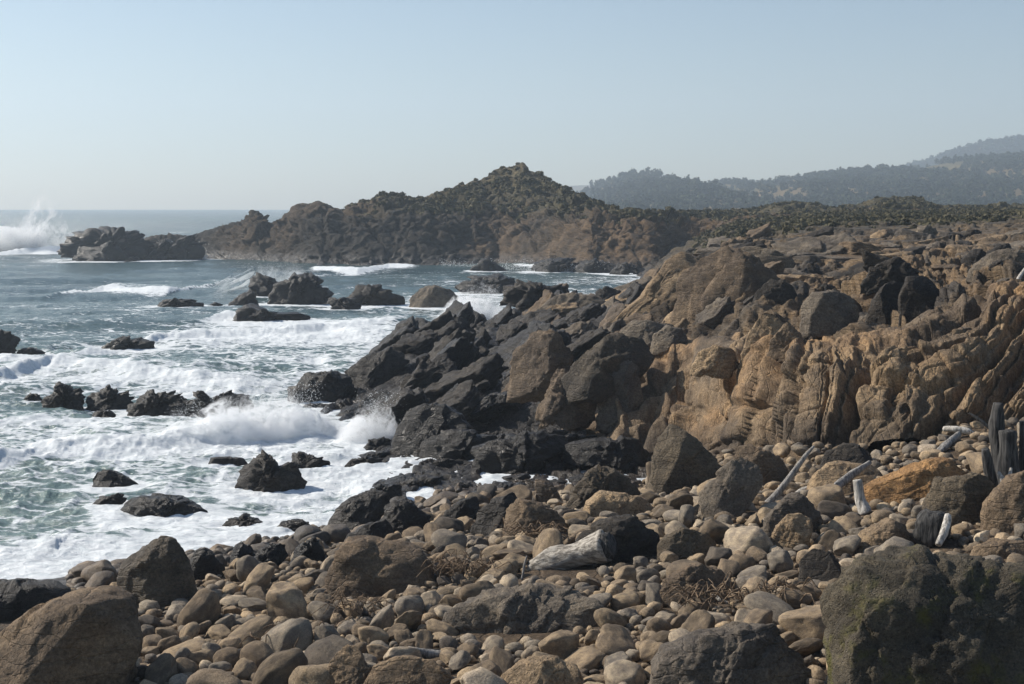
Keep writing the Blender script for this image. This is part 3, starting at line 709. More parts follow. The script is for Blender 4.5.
sea_rock([(182,416),(192,397),(205,396),(222,389),(235,391),(252,394),(254,408),(215,418)], 'spray covered low rock at the right end of the jagged row', jag=.06)
sea_rock([(91,419),(93,411),(102,410),(116,416),(112,420)], 'small black nub in the foam before the jagged row')
sea_rock([(24,399),(30,393),(38,395),(42,400)], 'little black rock left of the jagged row')
sea_rock([(208,466),(209,458),(225,457),(243,459),(248,466)], 'flat black slab awash behind the grey pointed rock', fac=.03)
sea_rock([(92,488),(95,474),(100,470),(113,472),(139,484),(137,488)], 'black wedge rock in white foam, rearmost of the left trio', fac=.04)
sea_rock([(92,504),(100,496),(115,493),(126,499),(120,505)], 'small rounded black rock in foam, least of the left trio')
sea_rock([(119,511),(128,499),(140,495),(155,496),(178,500),(209,512),(200,515),(150,514)], 'long low black rock tapering right, frontmost of the left trio', fac=.04)
sea_rock([(233,490),(238,474),(248,463),(257,452),(270,455),(280,465),(292,466),(302,467),(307,482),(304,491),(270,492)], 'squat pointed grey black rock in the white wash before the breaker', col=DRK, dry=.35)
sea_rock([(223,526),(228,517),(244,514),(258,517),(267,525)], 'low dark hump in the wash below the squat pointed rock')
sea_rock([(275,532),(282,522),(295,520),(305,524),(319,532)], 'knobbly small rock in the wash left of the shore boulders')
sea_rock([(287,401),(290,380),(305,371),(330,372),(350,379),(357,392),(345,401),(310,404)], 'rounded dark rock, seaward end of the promontory', fac=.06)
sea_rock([(302,409),(315,403),(330,404),(333,409)], 'flat black rock awash before the seaward end of the promontory')
sea_rock([(362,451),(372,440),(388,437),(392,448)], 'small black rock awash left of the great black block', fac=.05)
sea_rock([(377,438),(384,422),(393,420),(398,436)], 'small upright black rock touching the great black block', fac=.05)
sea_rock([(289,465),(292,456),(305,452),(322,455),(330,463),(320,468)], 'dark slab behind the squat pointed rock, nearest the ledge')
sea_rock([(345,467),(350,458),(365,455),(380,458),(384,466)], 'dark low block on the seaward end of the tidal ledge')
sea_rock([(430,498),(440,488),(458,489),(470,496),(468,500)], 'dark low rock in the tidal channel before the ledge')

def shore_rock(pts, zb, label, col=DRK, dry=.35, name='boulder', **kw):
    a = dict(cat='rock', fac=.05, p=2.0, rough=.03, chops=10); a.update(kw); return rock(name, pts, zb, col, dry, label, group=a.pop('group', 'rocks of the promontory'), **a)
# promontory and upper shore
shore_rock([(344,386),(352,368),(365,358),(383,347),(400,350),(409,362),(398,380),(370,390)], .3, 'dark slanting rock between seaward end and main promontory', foamk=.3)
shore_rock([(414,348),(424,330),(437,318),(455,317),(478,320),(487,330),(475,348),(430,354)], .6, 'big flat topped dark rock below the white burst at the point', foamk=.3)
shore_rock([(389,457),(393,430),(400,413),(420,404),(445,405),(460,415),(476,432),(472,450),(440,458)], .0, 'great black block at the water, left of the promontory foot', col=BLK, dry=.1, foamk=.3, fac=.04, depth=.9)
shore_rock([(418,459),(430,441),(447,430),(470,432),(500,436),(507,449),(497,461)], .05, 'black low slab leaning against the great black block', col=BLK, dry=.1)
shore_rock([(470,470),(480,448),(500,438),(530,432),(560,440),(575,455),(570,468)], .15, 'dark slab under the promontory, behind the tidal ledge', col=BLK, dry=.15, fac=.1)
shore_rock([(560,462),(565,445),(590,437),(625,437),(655,442),(658,455),(640,464)], .3, 'dark flat slab between tidal ledge and pyramid boulder', col=BLK, dry=.2)
shore_rock([(508,392),(512,360),(518,334),(535,330),(560,334),(574,348),(565,370),(540,392)], 1.4, 'brown block with a lit upper edge in mid promontory', col=BRN, dry=.6)
shore_rock([(556,396),(566,368),(582,350),(600,338),(622,334),(645,342),(656,356),(645,372),(600,395)], 1.6, 'dark arched slab with a pale curved top in mid promontory', col=OLV, dry=.55, fac=.04)
shore_rock([(616,346),(622,330),(634,320),(650,320),(664,324),(668,336),(655,348)], 2.5, 'left pale smooth dome below the tan leaning rock', col=GRY, dry=.85, fac=.02, chops=3)
shore_rock([(650,352),(655,334),(668,325),(682,328),(688,340),(680,352)], 2.6, 'right pale smooth dome below the great overhanging rock', col=GRY, dry=.85, fac=.02, chops=3)
shore_rock([(616,318),(630,306),(645,296),(656,282),(668,262),(684,252),(700,256),(694,280),(680,300),(664,316),(640,322)], 2.6, 'tan leaning rock at the edge of the inlet, lit on its left', col=TAN, dry=.95, fac=.04, chops=9)
shore_rock([(672,320),(678,292),(688,264),(700,248),(722,246),(750,254),(772,272),(792,292),(786,314),(730,322)], 3.1, 'great overhanging brown rock above the inlet, largest on the skyline there', col=BRN, dry=.8, fac=.04, chops=10, depth=.9)
shore_rock([(696,262),(705,249),(760,246),(820,250),(858,258),(884,266),(870,274),(780,272)], 4.2, 'long flat overhanging ledge of pale stone behind the brown rock', col=GRY, dry=.9, fac=.05, depth=.6)
shore_rock([(752,314),(758,288),(772,279),(792,284),(802,296),(798,314)], 3.7, 'dark rounded boulder left of the grey dome boulder', col=DRK, dry=.8, fac=.03)
shore_rock([(799,334),(802,304),(814,291),(836,290),(856,298),(860,316),(852,334)], 3.85, 'grey dome shaped boulder on the terrace edge', col=GRY, dry=.85, fac=.02, chops=4)
shore_rock([(740,362),(748,334),(764,314),(782,313),(792,326),(782,350)], 3.2, 'tall tan boulder leaning right at the cliff top', col=TAN, dry=.95, fac=.04)
shore_rock([(766,362),(772,340),(788,323),(804,330),(808,352)], 3.3, 'dark tan boulder wedged under the grey dome boulder', col=BRN, dry=.85, fac=.04)
shore_rock([(864,324),(872,304),(886,288),(900,281),(910,290),(906,320)], 4.0, 'left dark brown boulder of the close pair on the terrace', col=DRK, dry=.85, fac=.03)
shore_rock([(898,326),(900,296),(908,279),(926,276),(942,286),(949,306),(944,326)], 4.05, 'right, squarer dark brown boulder of the close pair on the terrace', col=DRK, dry=.85, fac=.03)
shore_rock([(944,324),(948,300),(962,302),(978,316),(974,326)], 4.1, 'small brown boulder right of the close pair on the terrace', col=BRN, dry=.9, fac=.04)
shore_rock([(968,280),(980,266),(1000,252),(1020,248),(1045,252),(1050,280)], 4.9, 'grey sloping rock on the terrace at the right edge', col=GRY, dry=.9, fac=.05)
shore_rock([(860,290),(875,268),(900,256),(915,262),(925,280),(915,290)], 4.6, 'dark jagged rock on the upper terrace behind the close pair', col=DRK, dry=.8, fac=.1)
shore_rock([(690,372),(700,352),(716,345),(735,352),(740,366),(725,374)], 2.9, 'small tan wedge rock on the cliff top left of the tall tan boulder', col=TAN, dry=.9)
shore_rock([(535,312),(545,298),(570,292),(600,296),(612,306),(600,316)], 2.0, 'pale weathered slab on the promontory crest', col=GRY, dry=.8, fac=.05)
shore_rock([(500,300),(508,284),(525,279),(545,280),(565,288),(575,298),(550,304)], 1.9, 'jagged black crest rock at the back of the promontory', fac=.12, jag=.04)
shore_rock([(590,304),(600,290),(614,286),(626,294),(622,306)], 2.2, 'dark crest rock at the edge of the inlet, left of the tan leaning rock')
shore_rock([(595,420),(600,385),(612,368),(634,360),(645,375),(640,410),(625,424)], .8, 'grey face of rock at the left end of the cliff', col=GRY, dry=.7, fac=.08)
shore_rock([(535,420),(540,385),(555,368),(585,372),(600,395),(590,420)], .9, 'brown jointed block left of the grey rock face', col=BRN, dry=.6, fac=.09)

def beach_rock(pts, zb, label, col=BRN, dry=.9, land=None, **kw):
    a = dict(cat='boulder', fac=.035, p=2.5, group='boulders on the beach'); a.update(kw)
    g = a.pop('group'); c = a.pop('cat'); return rock('boulder', pts, zb, col, dry, label, c, land=land, group=g, **a)
beach_rock([(-70,720),(-50,668),(0,638),(30,619),(55,605),(75,600),(105,600),(120,606),(132,618),(140,640),(139,660),(128,690),(112,720)], .75, 'huge smooth brown boulder filling the lower left corner', BRN, .95, 'the huge corner boulder', p=3.0, depth=.9, fac=.015, chops=3, lean=.3)
beach_rock([(116,604),(119,578),(130,553),(148,543),(170,538),(180,548),(190,562),(199,588),(197,606),(150,610)], .35, 'tall wedge boulder with a dark cleft face by the surf', OLV, .6, 'the tall wedge boulder', fac=.03, chops=4, p=1.8)
beach_rock([(-60,625),(-40,588),(0,581),(25,581),(48,586),(66,594),(60,612)], .3, 'dark ledge rock at the left edge behind the corner boulder', DRK, .4)
beach_rock([(188,580),(187,561),(193,551),(203,549),(215,556),(225,567),(223,580)], .15, 'small black boulder right of the tall wedge boulder', DRK, .2)
beach_rock([(230,566),(231,546),(240,542),(248,548),(256,556),(254,568)], .1, 'black angular rock at the surf edge, left of a dark slab', BLK, .1, fac=.05)
beach_rock([(248,568),(256,550),(270,544),(284,545),(288,556),(275,570)], .1, 'black leaning slab at the surf edge', BLK, .1, fac=.05)
beach_rock([(288,566),(298,548),(314,538),(322,550),(330,566)], .15, 'black pointed rock just left of the big brown boulder', BLK, .15, fac=.05)
beach_rock([(323,594),(331,568),(338,549),(346,543),(365,540),(400,543),(420,551),(432,568),(436,584),(424,596),(360,598)], .75, 'big brown flat topped boulder on the left of the beach', BRN, .85, 'the big flat topped boulder', depth=.9, fac=.025, p=3)
beach_rock([(323,529),(334,513),(345,500),(360,493),(385,492),(394,500),(384,518),(350,534)], .1, 'dark rounded boulder in the wash, left of a twin', DRK, .25, fac=.04)
beach_rock([(372,530),(382,514),(395,500),(405,499),(418,508),(433,522),(430,534),(400,536)], .15, 'dark rounded boulder in the wash, right of a twin', DRK, .25, fac=.05)
beach_rock([(342,550),(350,535),(365,525),(383,521),(394,534),(392,550)], .3, 'dark triangular rock behind the big brown flat topped boulder', DRK, .35)
beach_rock([(441,527),(447,510),(460,502),(478,498),(482,524)], .35, 'dark wedge rock at the edge of the tidal channel', DRK, .4)
beach_rock([(470,532),(478,511),(495,500),(515,494),(521,503),(510,522),(490,536)], .4, 'dark leaning boulder left of a tan one above the channel', DRK, .45)
beach_rock([(502,540),(506,511),(520,500),(540,503),(555,512),(567,525),(545,540)], .7, 'tan block boulder with a lit rounded top near the channel', BRN, .9, 'the tan block boulder')
beach_rock([(563,508),(583,482),(603,465),(614,470),(627,481),(642,496),(632,508),(585,512)], .5, 'layered gable shaped rock beside the tidal channel', OLV, .75, 'the gable shaped rock', fac=.08)
beach_rock([(580,520),(588,502),(603,492),(625,493),(645,500),(654,508),(645,520)], .9, 'low smooth tan boulder before the gable shaped rock', TAN, .95, fac=.02, chops=3)
beach_rock([(536,506),(535,480),(547,481),(556,490),(562,505)], .3, 'upright dark brown stone left of the gable shaped rock', BRN, .5)
beach_rock([(646,492),(651,466),(658,441),(668,427),(682,432),(700,445),(720,461),(728,478),(700,493)], .9, 'tall brown pyramid boulder in front of the cliff', OLV, .85, 'the pyramid boulder', fac=.03, p=2.0, depth=.9)
beach_rock([(700,512),(698,494),(725,472),(745,459),(758,469),(764,486),(745,504),(718,520)], 1.2, 'pitted grey slab tilted up right of the pyramid boulder', GRY, .85, 'the tilted pitted slab', mat=M_PIT)
beach_rock([(728,488),(732,468),(738,448),(752,446),(780,458),(790,474),(770,490)], 1.3, 'dark brown broken rock at the foot of the cliff', BRN, .8)
beach_rock([(762,540),(764,518),(786,497),(800,494),(818,508),(824,524),(800,540)], 1.5, 'angular grey boulder with a lit top, right of the tilted slab', GRY, .9, 'the angular grey boulder')
beach_rock([(768,552),(774,536),(790,518),(804,515),(814,524),(806,548)], 1.55, 'brown cube shaped boulder under the angular grey boulder', TAN, .95)
beach_rock([(816,720),(823,616),(832,590),(846,571),(868,560),(930,556),(1000,559),(1060,566),(1075,720)], 1.8, 'huge dark mossy boulder with yellow green patches, lower right corner', (.095,.082,.060), .95, 'the huge mossy boulder', mat=M_MOSS, p=2.2, depth=.9, fac=.05, lean=.3, rough=.09, chops=6)
beach_rock([(640,720),(652,672),(664,654),(690,641),(740,631),(775,633),(800,645),(813,668),(815,720)], 1.45, 'broad grey brown boulder cut by the bottom edge', GRY, .7, 'the broad bottom boulder', fac=.035)
beach_rock([(314,700),(332,664),(346,648),(356,650),(370,672),(384,700)], 1.15, 'pointed tan pyramid stone at the bottom edge', BRN, .95, 'the bottom pyramid stone', p=2.0)
beach_rock([(492,710),(506,680),(528,664),(555,660),(576,671),(590,710)], 1.3, 'pitted tan boulder crusted with barnacles at the bottom edge', TAN, .9, 'the barnacle crusted boulder', mat=M_PIT)
beach_rock([(860,500),(868,486),(902,471),(948,461),(968,464),(950,482),(932,496),(895,504)], 1.95, 'long orange slab lying across the upper beach', ORG, 1, 'the orange slab', fac=.03)
beach_rock([(922,528),(928,503),(943,482),(985,474),(1003,490),(998,524)], 2.0, 'grey brown block boulder below the standing driftwood', OLV, .9, 'the grey brown block boulder')
beach_rock([(980,534),(984,505),(1008,481),(1040,468),(1070,490),(1065,534)], 2.05, 'dark tan boulder at the right edge below the standing driftwood', BRN, .85, fac=.03)
beach_rock([(850,554),(866,533),(892,519),(908,526),(922,550)], 1.85, 'smooth tan boulder left of the burnt stump', TAN, 1, 'the smooth tan boulder', fac=.02, chops=4)
beach_rock([(797,586),(801,561),(815,551),(832,555),(844,570),(834,588)], 1.7, 'dark grey round boulder left of the mossy boulder', DRK, .9, fac=.02, chops=3)
beach_rock([(968,560),(975,548),(1000,541),(1030,543),(1035,562)], 2.05, 'tan boulder behind the mossy boulder at the right edge', TAN, .95, fac=.03)
beach_rock([(820,470),(826,452),(845,444),(868,448),(876,464),(850,474)], 1.9, 'dark rounded rock at the cliff foot, left of the orange slab', DRK, .85, fac=.03)
beach_rock([(806,492),(815,470),(840,462),(876,466),(884,480),(860,494)], 1.85, 'smooth tan boulder at the cliff foot below the dark rounded rock', TAN, .95, fac=.02, chops=4)
beach_rock([(440,640),(452,612),(480,596),(530,590),(590,598),(610,620),(560,642)], 1.05, 'pale grey pockmarked slab lying mid beach under cobbles', GRY, .8, 'the pale pockmarked slab', mat=M_PIT, fac=.06)
beach_rock([(655,600),(664,580),(690,566),(720,570),(736,590),(725,606)], 1.45, 'rounded brown boulder mid beach, below the driftwood log', BRN, .9, 'the rounded brown boulder')
beach_rock([(575,560),(585,535),(605,522),(635,518),(660,530),(668,552),(640,566)], 1.1, 'dark angular boulder hiding behind the pale log', DRK, .8, fac=.05)
beach_rock([(655,560),(662,540),(680,528),(705,530),(718,545),(712,562)], 1.3, 'grey brown boulder right of the pale log', OLV, .9)
beach_rock([(360,690),(372,668),(395,660),(430,662),(452,678),(455,700)], 1.2, 'low broad brown stone beside the bottom pyramid stone', BRN, .95, fac=.02)

# many more broken blocks of the same promontory and slope
def auto_rock(name, X0, Y0, w, h, col, dry, sk, label, group, cat='rock', level=None, **kw):
    SEED[0] += 1; rg = random.Random(SEED[0] * 31)
    n = 9; pts = []
    for i in range(n):
        a = 2 * math.pi * i / n + rg.uniform(-.2, .2); rr = rg.uniform(.75, 1.05)
        x = math.cos(a) * rr * w / 2; zz = h * .35 + math.sin(a) * rr * h * .65
        pts.append((x + sk * zz, zz))
    me = rock_mesh(name, pts, w * rg.uniform(.35, .6), level or level_for(w / Y0 * F), SEED[0] * 7, M_ROCK, **kw)
    o = obj(name, me, None, (X0, Y0, ground(X0, Y0) - .12 * h)); o.color = (*col, dry); tag(o, label, cat, group)
    return o
ORD = ['', 'second ', 'third ', 'fourth ', 'fifth ', 'sixth ', 'seventh ', 'eighth ', 'ninth ', 'tenth ', 'eleventh ', 'twelfth ', 'thirteenth ', 'fourteenth ', 'fifteenth ', 'sixteenth ', 'seventeenth ', 'eighteenth ', 'nineteenth ', 'twentieth ']
def label_repeats(items, marks):
    """items: (object, px, py, words) ; every one gets words that single it out, told from the nearest landmark"""
    byk = {}
    for o, px, py, d in items:
        best = min(marks, key=lambda m: max(abs(px - m[0]) - m[2], 0) ** 2 + (1.6 * (py - m[1])) ** 2)
        dx, dy = px - best[0], 1.6 * (py - best[1])
        w = ('right of' if dx > 0 else 'left of') if abs(dx) > abs(dy) else ('before' if dy > 0 else 'behind')
        byk.setdefault((d, w, best[3]), []).append((dx * dx + dy * dy, o))
    for (d, w, m), l in byk.items():
        l.sort(key=lambda t: t[0])
        for i, (_, o) in enumerate(l):
            o['label'] = f'{d} {w} {m}' + (f', {ORD[min(i, 19)]}nearest to it' if len(l) > 1 else '')
def slab(X0, Y0, L, W, T, col, dry, group, jit=.16, dip=(-.52, -.18, .83), up=.1):
    SEED[0] += 1; rr = np.random.default_rng(SEED[0] * 13); lv_ = level_for(L / Y0 * F) ; V, Fc = ico(max(lv_, 4))
    d = V * np.array([L, W, T]); d /= np.linalg.norm(d, axis=1, keepdims=True); q = 1e-9 + 0 * d[:, 0]
    for ax, hl in enumerate((L / 2, W / 2, T / 2)):
        for sg in (-1, 1):
            n = np.zeros(3); n[ax] = sg; n += rr.normal(size=3) * (.22 if ax < 2 else .10); n /= np.linalg.norm(n)
            q = np.maximum(q, d @ n / (hl * rr.uniform(.85, 1.1)))
    for _ in range(7):
        n = rr.normal(size=3) * np.array([1, 1, .7]); n /= np.linalg.norm(n)
        q = np.maximum(q, d @ n / (math.sqrt((n[0] * L) ** 2 + (n[1] * W) ** 2 + (n[2] * T) ** 2) / 2 * rr.uniform(.8, 1.1)))
    P = d / q[:, None]; o = rr.uniform(0, 40, 3); nd = d / np.array([L, W, T]); nd /= np.linalg.norm(nd, axis=1, keepdims=True)
    m = min(W, T * 2)
    dd = .075 * m * facet(P / m * np.array([2.2, 2.2, 5]) + o, SEED[0] % 91, .9, .35, .06) + .035 * m * facet(P / m * np.array([6, 6, 12]) + o, SEED[0] % 87, .8, .3, .08) + .035 * m * fbm(P / m * 2.2 + o, 5, 4) + .035 * m * saw(P[:, 2] / T * 4 + o[0] + .5 * fbm(P / m + o, 6, 2))
    P = P + nd * dd[:, None]
    n = np.array(dip) + rr.normal(size=3) * jit; n /= np.linalg.norm(n)
    u = np.array([.80, .25, .5]) + rr.normal(size=3) * jit * 1.5; u -= n * (u @ n); u /= np.linalg.norm(u); w_ = np.cross(n, u)
    P = P @ np.stack([u, w_, n], 0)
    z0 = ground(X0, Y0) + up * T
    o_ = obj('rock', mesh_np('rock', P, Fc, M_ROCK), None, (X0, Y0, z0)); o_.color = (*col, dry); tag(o_, '', 'rock', group, 'thing')
    return o_
def slabs(n, pxr, yr, Lr, colf, ok, group, sep=.3, tries=5000, fl=(.3, .5), **kw):
    made = 0; here = []
    for _ in range(tries):
        if made >= n: break
        px = rg.uniform(*pxr); Y = math.exp(rg.uniform(math.log(yr[0]), math.log(yr[1]))); x = (px - 512) / F * Y; z_ = ground(x, Y)
        qx, qy = map(float, to_px(x, Y, z_))
        if not ok(qx, qy, z_): continue
        L = rg.uniform(*Lr) * (1.0 if rg.random() < .75 else .6); W = L * rg.uniform(.45, .8); T = L * rg.uniform(*fl)
        if any((x - a) ** 2 + ((Y - b) * .7) ** 2 < (sep * (L + c)) ** 2 for a, b, c in here): continue
        if any(abs(x - u) < w_ * .8 and abs(Y - v) < D + .3 for u, v, w_, D in BLOCK): continue
        here.append((x, Y, L)); col, dry, cw = colf(qx)
        o = slab(x, Y, L, W, T, col, dry, group, **kw); used.append((x, Y, L * .6)); made += 1
        items.append((o, qx, qy, f"{cw} {'thin' if T < .38 * L else 'thick'} slab"))
PM = [(432, 430, 40, 'the great black block'), (655, 290, 30, 'the tan leaning rock'), (735, 285, 50, 'the overhanging brown rock'), (540, 360, 30, 'the brown lit edged block'),
      (605, 365, 45, 'the dark arched slab'), (450, 335, 35, 'the flat topped dark rock'), (830, 313, 28, 'the grey dome boulder'), (922, 302, 25, 'the squarer terrace boulder'), (1010, 265, 35, 'the grey sloping rock'), (545, 290, 35, 'the jagged black crest'), (375, 372, 30, 'the dark slanting rock')]
rg = random.Random(42); items = []; used = []
def spread(n, pxr, yr, wr, hr, sk, colf, tries=4000, ok=lambda px, py, z: True, group='broken rocks of the promontory', words=None, sep=.42, flat=False):
    made = 0
    for _ in range(tries):
        if made >= n: break
        px = rg.uniform(*pxr); Y = math.exp(rg.uniform(math.log(yr[0]), math.log(yr[1]))); x = (px - 512) / F * Y; z_ = ground(x, Y)
        qx, qy = to_px(x, Y, z_)
        if not ok(qx, qy, z_): continue
        w = rg.uniform(*wr); h = w * rg.uniform(*hr)
        if any((x - a) ** 2 + ((Y - b) * .6) ** 2 < (sep * (w + c)) ** 2 for a, b, c in used): continue
        used.append((x, Y, w)); col, dry, cw = colf(qx)
        shape = 'flat' if h < .42 * w else 'tall' if h > .8 * w else 'angular'
        o = auto_rock('rock', x, Y, w, h, col, dry, rg.uniform(*sk), '', group, fac=.10, p=2.0, rough=.06, chops=8, lean=.2)
        items.append((o, float(qx), float(qy), f'{cw} {shape} rock')); made += 1
def c_dark(px): return random.Random(int(px * 97)).choice([(BLK, .15, 'black'), (DRK, .3, 'dark grey'), (DRK, .45, 'dark grey'), (BRN, .45, 'dark brown')])
def c_mid(px): return random.Random(int(px * 97)).choice([(DRK, .7, 'dark grey'), (BRN, .8, 'brown'), (TAN, .9, 'tan'), (GRY, .85, 'grey'), (BRN, .6, 'brown')])
def c_far(px): return random.Random(int(px * 97)).choice([(GRY, .9, 'grey'), (BRN, .9, 'brown'), (TAN, .9, 'tan'), (DRK, .9, 'dark grey')])
def c_blk(px): return rg.choice([(BLK, .15, 'black'), (BLK, .3, 'black'), (DRK, .3, 'dark grey'), (DRK, .45, 'dark grey'), (DRK, .6, 'dark grey')])
def c_mix(px): return c_blk(px) if px < 530 + rg.uniform(-30, 50) else c_dark(px) if rg.random() < .45 else c_mid(px)
okp = lambda x, y, z: z > .1 and (300 if x > 505 else 318) < y < 450 and not (x < 480 and y < 332)
slabs(58, (385, 640), (43, 74), (1.2, 3.0), c_mix, okp, 'tilted slabs of the promontory')
slabs(34, (470, 660), (58, 96), (1.0, 2.4), c_mix, lambda x, y, z: z > .1 and 298 < y < 340 and x > 500, 'tilted slabs of the promontory', fl=(.25, .4))
slabs(95, (385, 660), (42.5, 90), (.5, 1.3), c_mix, okp, 'tilted slabs of the promontory', sep=.34, up=.25)
slabs(34, (600, 770), (44, 80), (.8, 2.0), c_mid, lambda x, y, z: 272 < y < 350, 'tilted slabs of the promontory')
slabs(40, (690, 1060), (48, 120), (1.2, 3.6), c_far, lambda x, y, z: 236 < y < 300, 'flat sandstone ledges of the terrace', sep=.36, fl=(.14, .24), dip=(-.12, -.10, .98), jit=.10)
spread(26, (760, 1060), (36, 90), (.4, 1.1), (.3, .6), (0, .8), c_mid, ok=lambda x, y, z: y < 335)
spread(36, (640, 1060), (70, 165), (.6, 1.8), (.25, .5), (0, .7), c_far, ok=lambda x, y, z: 234 < y < 262)
label_repeats(items, PM)
# low wet blocks of the tidal ledge
items = []
spread(34, (335, 660), (33.5, 42.5), (.5, 1.7), (.14, .28), (.2, .9), lambda px: random.Random(int(px * 97)).choice([(BLK, .1, 'black'), (DRK, .15, 'dark')]), ok=lambda x, y, z: -.35 < z < .5, group='wet blocks of the tidal ledge', sep=.36)
label_repeats(items, [(250, 475, 30, 'the squat pointed rock'), (380, 510, 40, 'the twin wash boulders'), (432, 430, 40, 'the great black block'), (605, 490, 35, 'the gable shaped rock'), (530, 520, 30, 'the tan block boulder'), (610, 450, 45, 'the flat slab')])
for t in items: t[0]['label'] = t[0]['label'].replace(' rock', ' wet ledge rock', 1)

# ------------------------------------------------------------------ driftwood
def tube(path, rad, seg=14, seed=0, bump=.12, ridge=.1, stretch=3.0):
    """solid branch along a path with a knotty surface; returns V, F (quads) with closed ends"""
    path = np.array(path, float); rad = np.array(rad, float); n = max(14, 7 * len(path))
    t = np.linspace(0, len(path) - 1, n); ii = np.arange(len(path))
    C = np.stack([np.interp(t, ii, path[:, k]) for k in range(3)], 1); r = np.interp(t, ii, rad)
    for _ in range(3):
        C[1:-1] = (C[:-2] + 2 * C[1:-1] + C[2:]) / 4
    T = np.gradient(C, axis=0); T /= np.linalg.norm(T, axis=1, keepdims=True)
    up = np.array([.13, .21, .97]) if abs(T[0, 2]) < .8 else np.array([.97, .2, .1])
    a = np.cross(T, up); a /= np.linalg.norm(a, axis=1, keepdims=True); b = np.cross(T, a)
    an = np.linspace(0, 2 * np.pi, seg, endpoint=False)
    V = []
    for i in range(n):
        q = np.stack([np.cos(an) * 1.4, np.sin(an) * 1.4, np.full(seg, i * stretch / n)], 1) + seed * 3.7
        k = 1 + bump * fbm(q, seed, 3) * 2 + ridge * fbm(q * np.array([3, 3, .5]), seed + 3, 2)
        V.append(C[i] + r[i] * k[:, None] * (np.cos(an)[:, None] * a[i] + np.sin(an)[:, None] * b[i]))
    for s, e in ((0, -1), (n - 1, 1)):      # slightly domed and splintered ends
        V.append(V[s] * .55 + C[s] * .45 + T[s] * r[s] * .06 * e)
    body = np.concatenate(V[:n] + V[n:], 0)
    Fc = []
    for i in range(n - 1):
        for j in range(seg):
            k = (j + 1) % seg; Fc.append((i * seg + j, i * seg + k, (i + 1) * seg + k, (i + 1) * seg + j))
    for s, e in ((0, n), (n - 1, n + 1)):
        for j in range(seg):
            k = (j + 1) % seg; Fc.append((s * seg + k, s * seg + j, e * seg + j, e * seg + k) if s == 0 else (s * seg + j, s * seg + k, e * seg + k, e * seg + j))
        c0 = len(body) ; 
    tris = []
    for e, fl in ((n, 1), (n + 1, -1)):
        for j in range(1, seg - 2, 2):
            q = (e * seg, e * seg + j, e * seg + j + 1, e * seg + min(j + 2, seg - 1)); Fc.append(q if fl < 0 else q[::-1])
    return body, np.array(Fc)
def wood_obj(name, tubes, mat, parent=None, origin=None):
    Vs, Fs, o = [], [], 0
    for V, Fc in tubes: Vs.append(V); Fs.append(Fc + o); o += len(V)
    V = np.concatenate(Vs); org = np.array(origin) if origin is not None else np.array([V[:, 0].mean(), V[:, 1].mean(), V[:, 2].min()])
    return obj(name, mesh_np(name, V - org, np.concatenate(Fs), mat), parent, org)
def drift(label, pixels, Yd, rads, mat, name='driftwood', cat='driftwood', seed=1, foot=None, **kw):
    """pixels with depth: (px, py, dY)"""
    if Yd < 30: pb = max(pixels, key=lambda q: q[1]); pf = foot or pb; Yd = onb(pf[0], pf[1], 0)[1] - pb[2] * (0 if foot else 1) - .02
    P = [atY(a, b, Yd + c) for a, b, c in pixels]
    o = wood_obj(name, [tube(P, rads, seed=seed, **kw)], mat)
    if Yd < 30: BLOCK.append((o.location.x, o.location.y - .1, .15, .25))
    tag(o, label, cat, 'driftwood on the beach'); return o
lg = drift('thick pale bleached log with a dark splintered end lying on cobbles', [(530, 569, .3), (556, 561, .2), (582, 553, .05), (606, 546, -.1)], 24.0, [.13, .215, .205, .245], M_LOG, 'driftwood_log', 'log', 3, seg=30, bump=.15, ridge=.16)
# the torn hollow end of the log is a part with its own dark look
yl = onb(534, 566)[1] - .25; yl = onb(530, 569)[1] - .32; pe = np.array([atY(603, 547, yl - .08), atY(612, 544, yl - .14)]); eo = wood_obj('splintered_end', [tube(pe, [.225, .19], seed=9, seg=26, bump=.1, ridge=.16)], M_DARKWOOD); eo.location = Vector(eo.location) - Vector(lg.location); eo.parent = lg
tag(eo, 'dark hollow splintered end')
LAND.append((575, 552, 40, 'the pale log')); BLOCK.append((lg.location.x, lg.location.y - .25, .75, .55))
drift('thin dark branch leaning up from the angular grey boulder', [(764, 507, 0), (779, 492, .1), (798, 466, .25), (806, 455, .3), (814, 446, .35)], 27.2, [.07, .06, .045, .04, .02], M_GREYWOOD, seed=4)
drift('forked pale branch propped over cobbles, left of the white post', [(824, 503, 0), (838, 485, .3), (852, 474, .5), (870, 462, .7)], 26.2, [.05, .075, .07, .04], M_GREYWOOD, seed=5)
drift('short bleached post standing white among the cobbles', [(866, 514, 0), (860, 500, .1), (857, 480, .12)], 24.6, [.12, .085, .07], M_WHITEWOOD, seed=6)
drift('small white stick lying right of the angular grey boulder', [(794, 496, 0), (803, 490, .05), (812, 487, .1)], 25.0, [.04, .055, .03], M_WHITEWOOD, seed=7)
drift('bleached branch lying across the top of the debris slope', [(944, 429, .2), (955, 429, 0), (968, 431, -.1), (976, 436, -.15)], 27.0, [.05, .06, .06, .03], M_WHITEWOOD, seed=8)
drift('grey branch sloping down left from the bleached branch', [(959, 434, .4), (945, 446, .1), (930, 461, -.2)], 26.6, [.06, .075, .04], M_GREYWOOD, seed=9)
drift('thin pale pole leaning against the terrace at the right edge', [(1002, 308, 0), (1012, 292, .4), (1020, 276, .8), (1034, 258, 1.1)], 36.5, [.06, .06, .05, .04], M_WHITEWOOD, seed=10)
drift('short grey stick poking from the terrace, right of the boulder pair', [(960, 323, 0), (972, 314, .3), (982, 305, .5)], 36.0, [.05, .055, .03], M_GREYWOOD, seed=11)
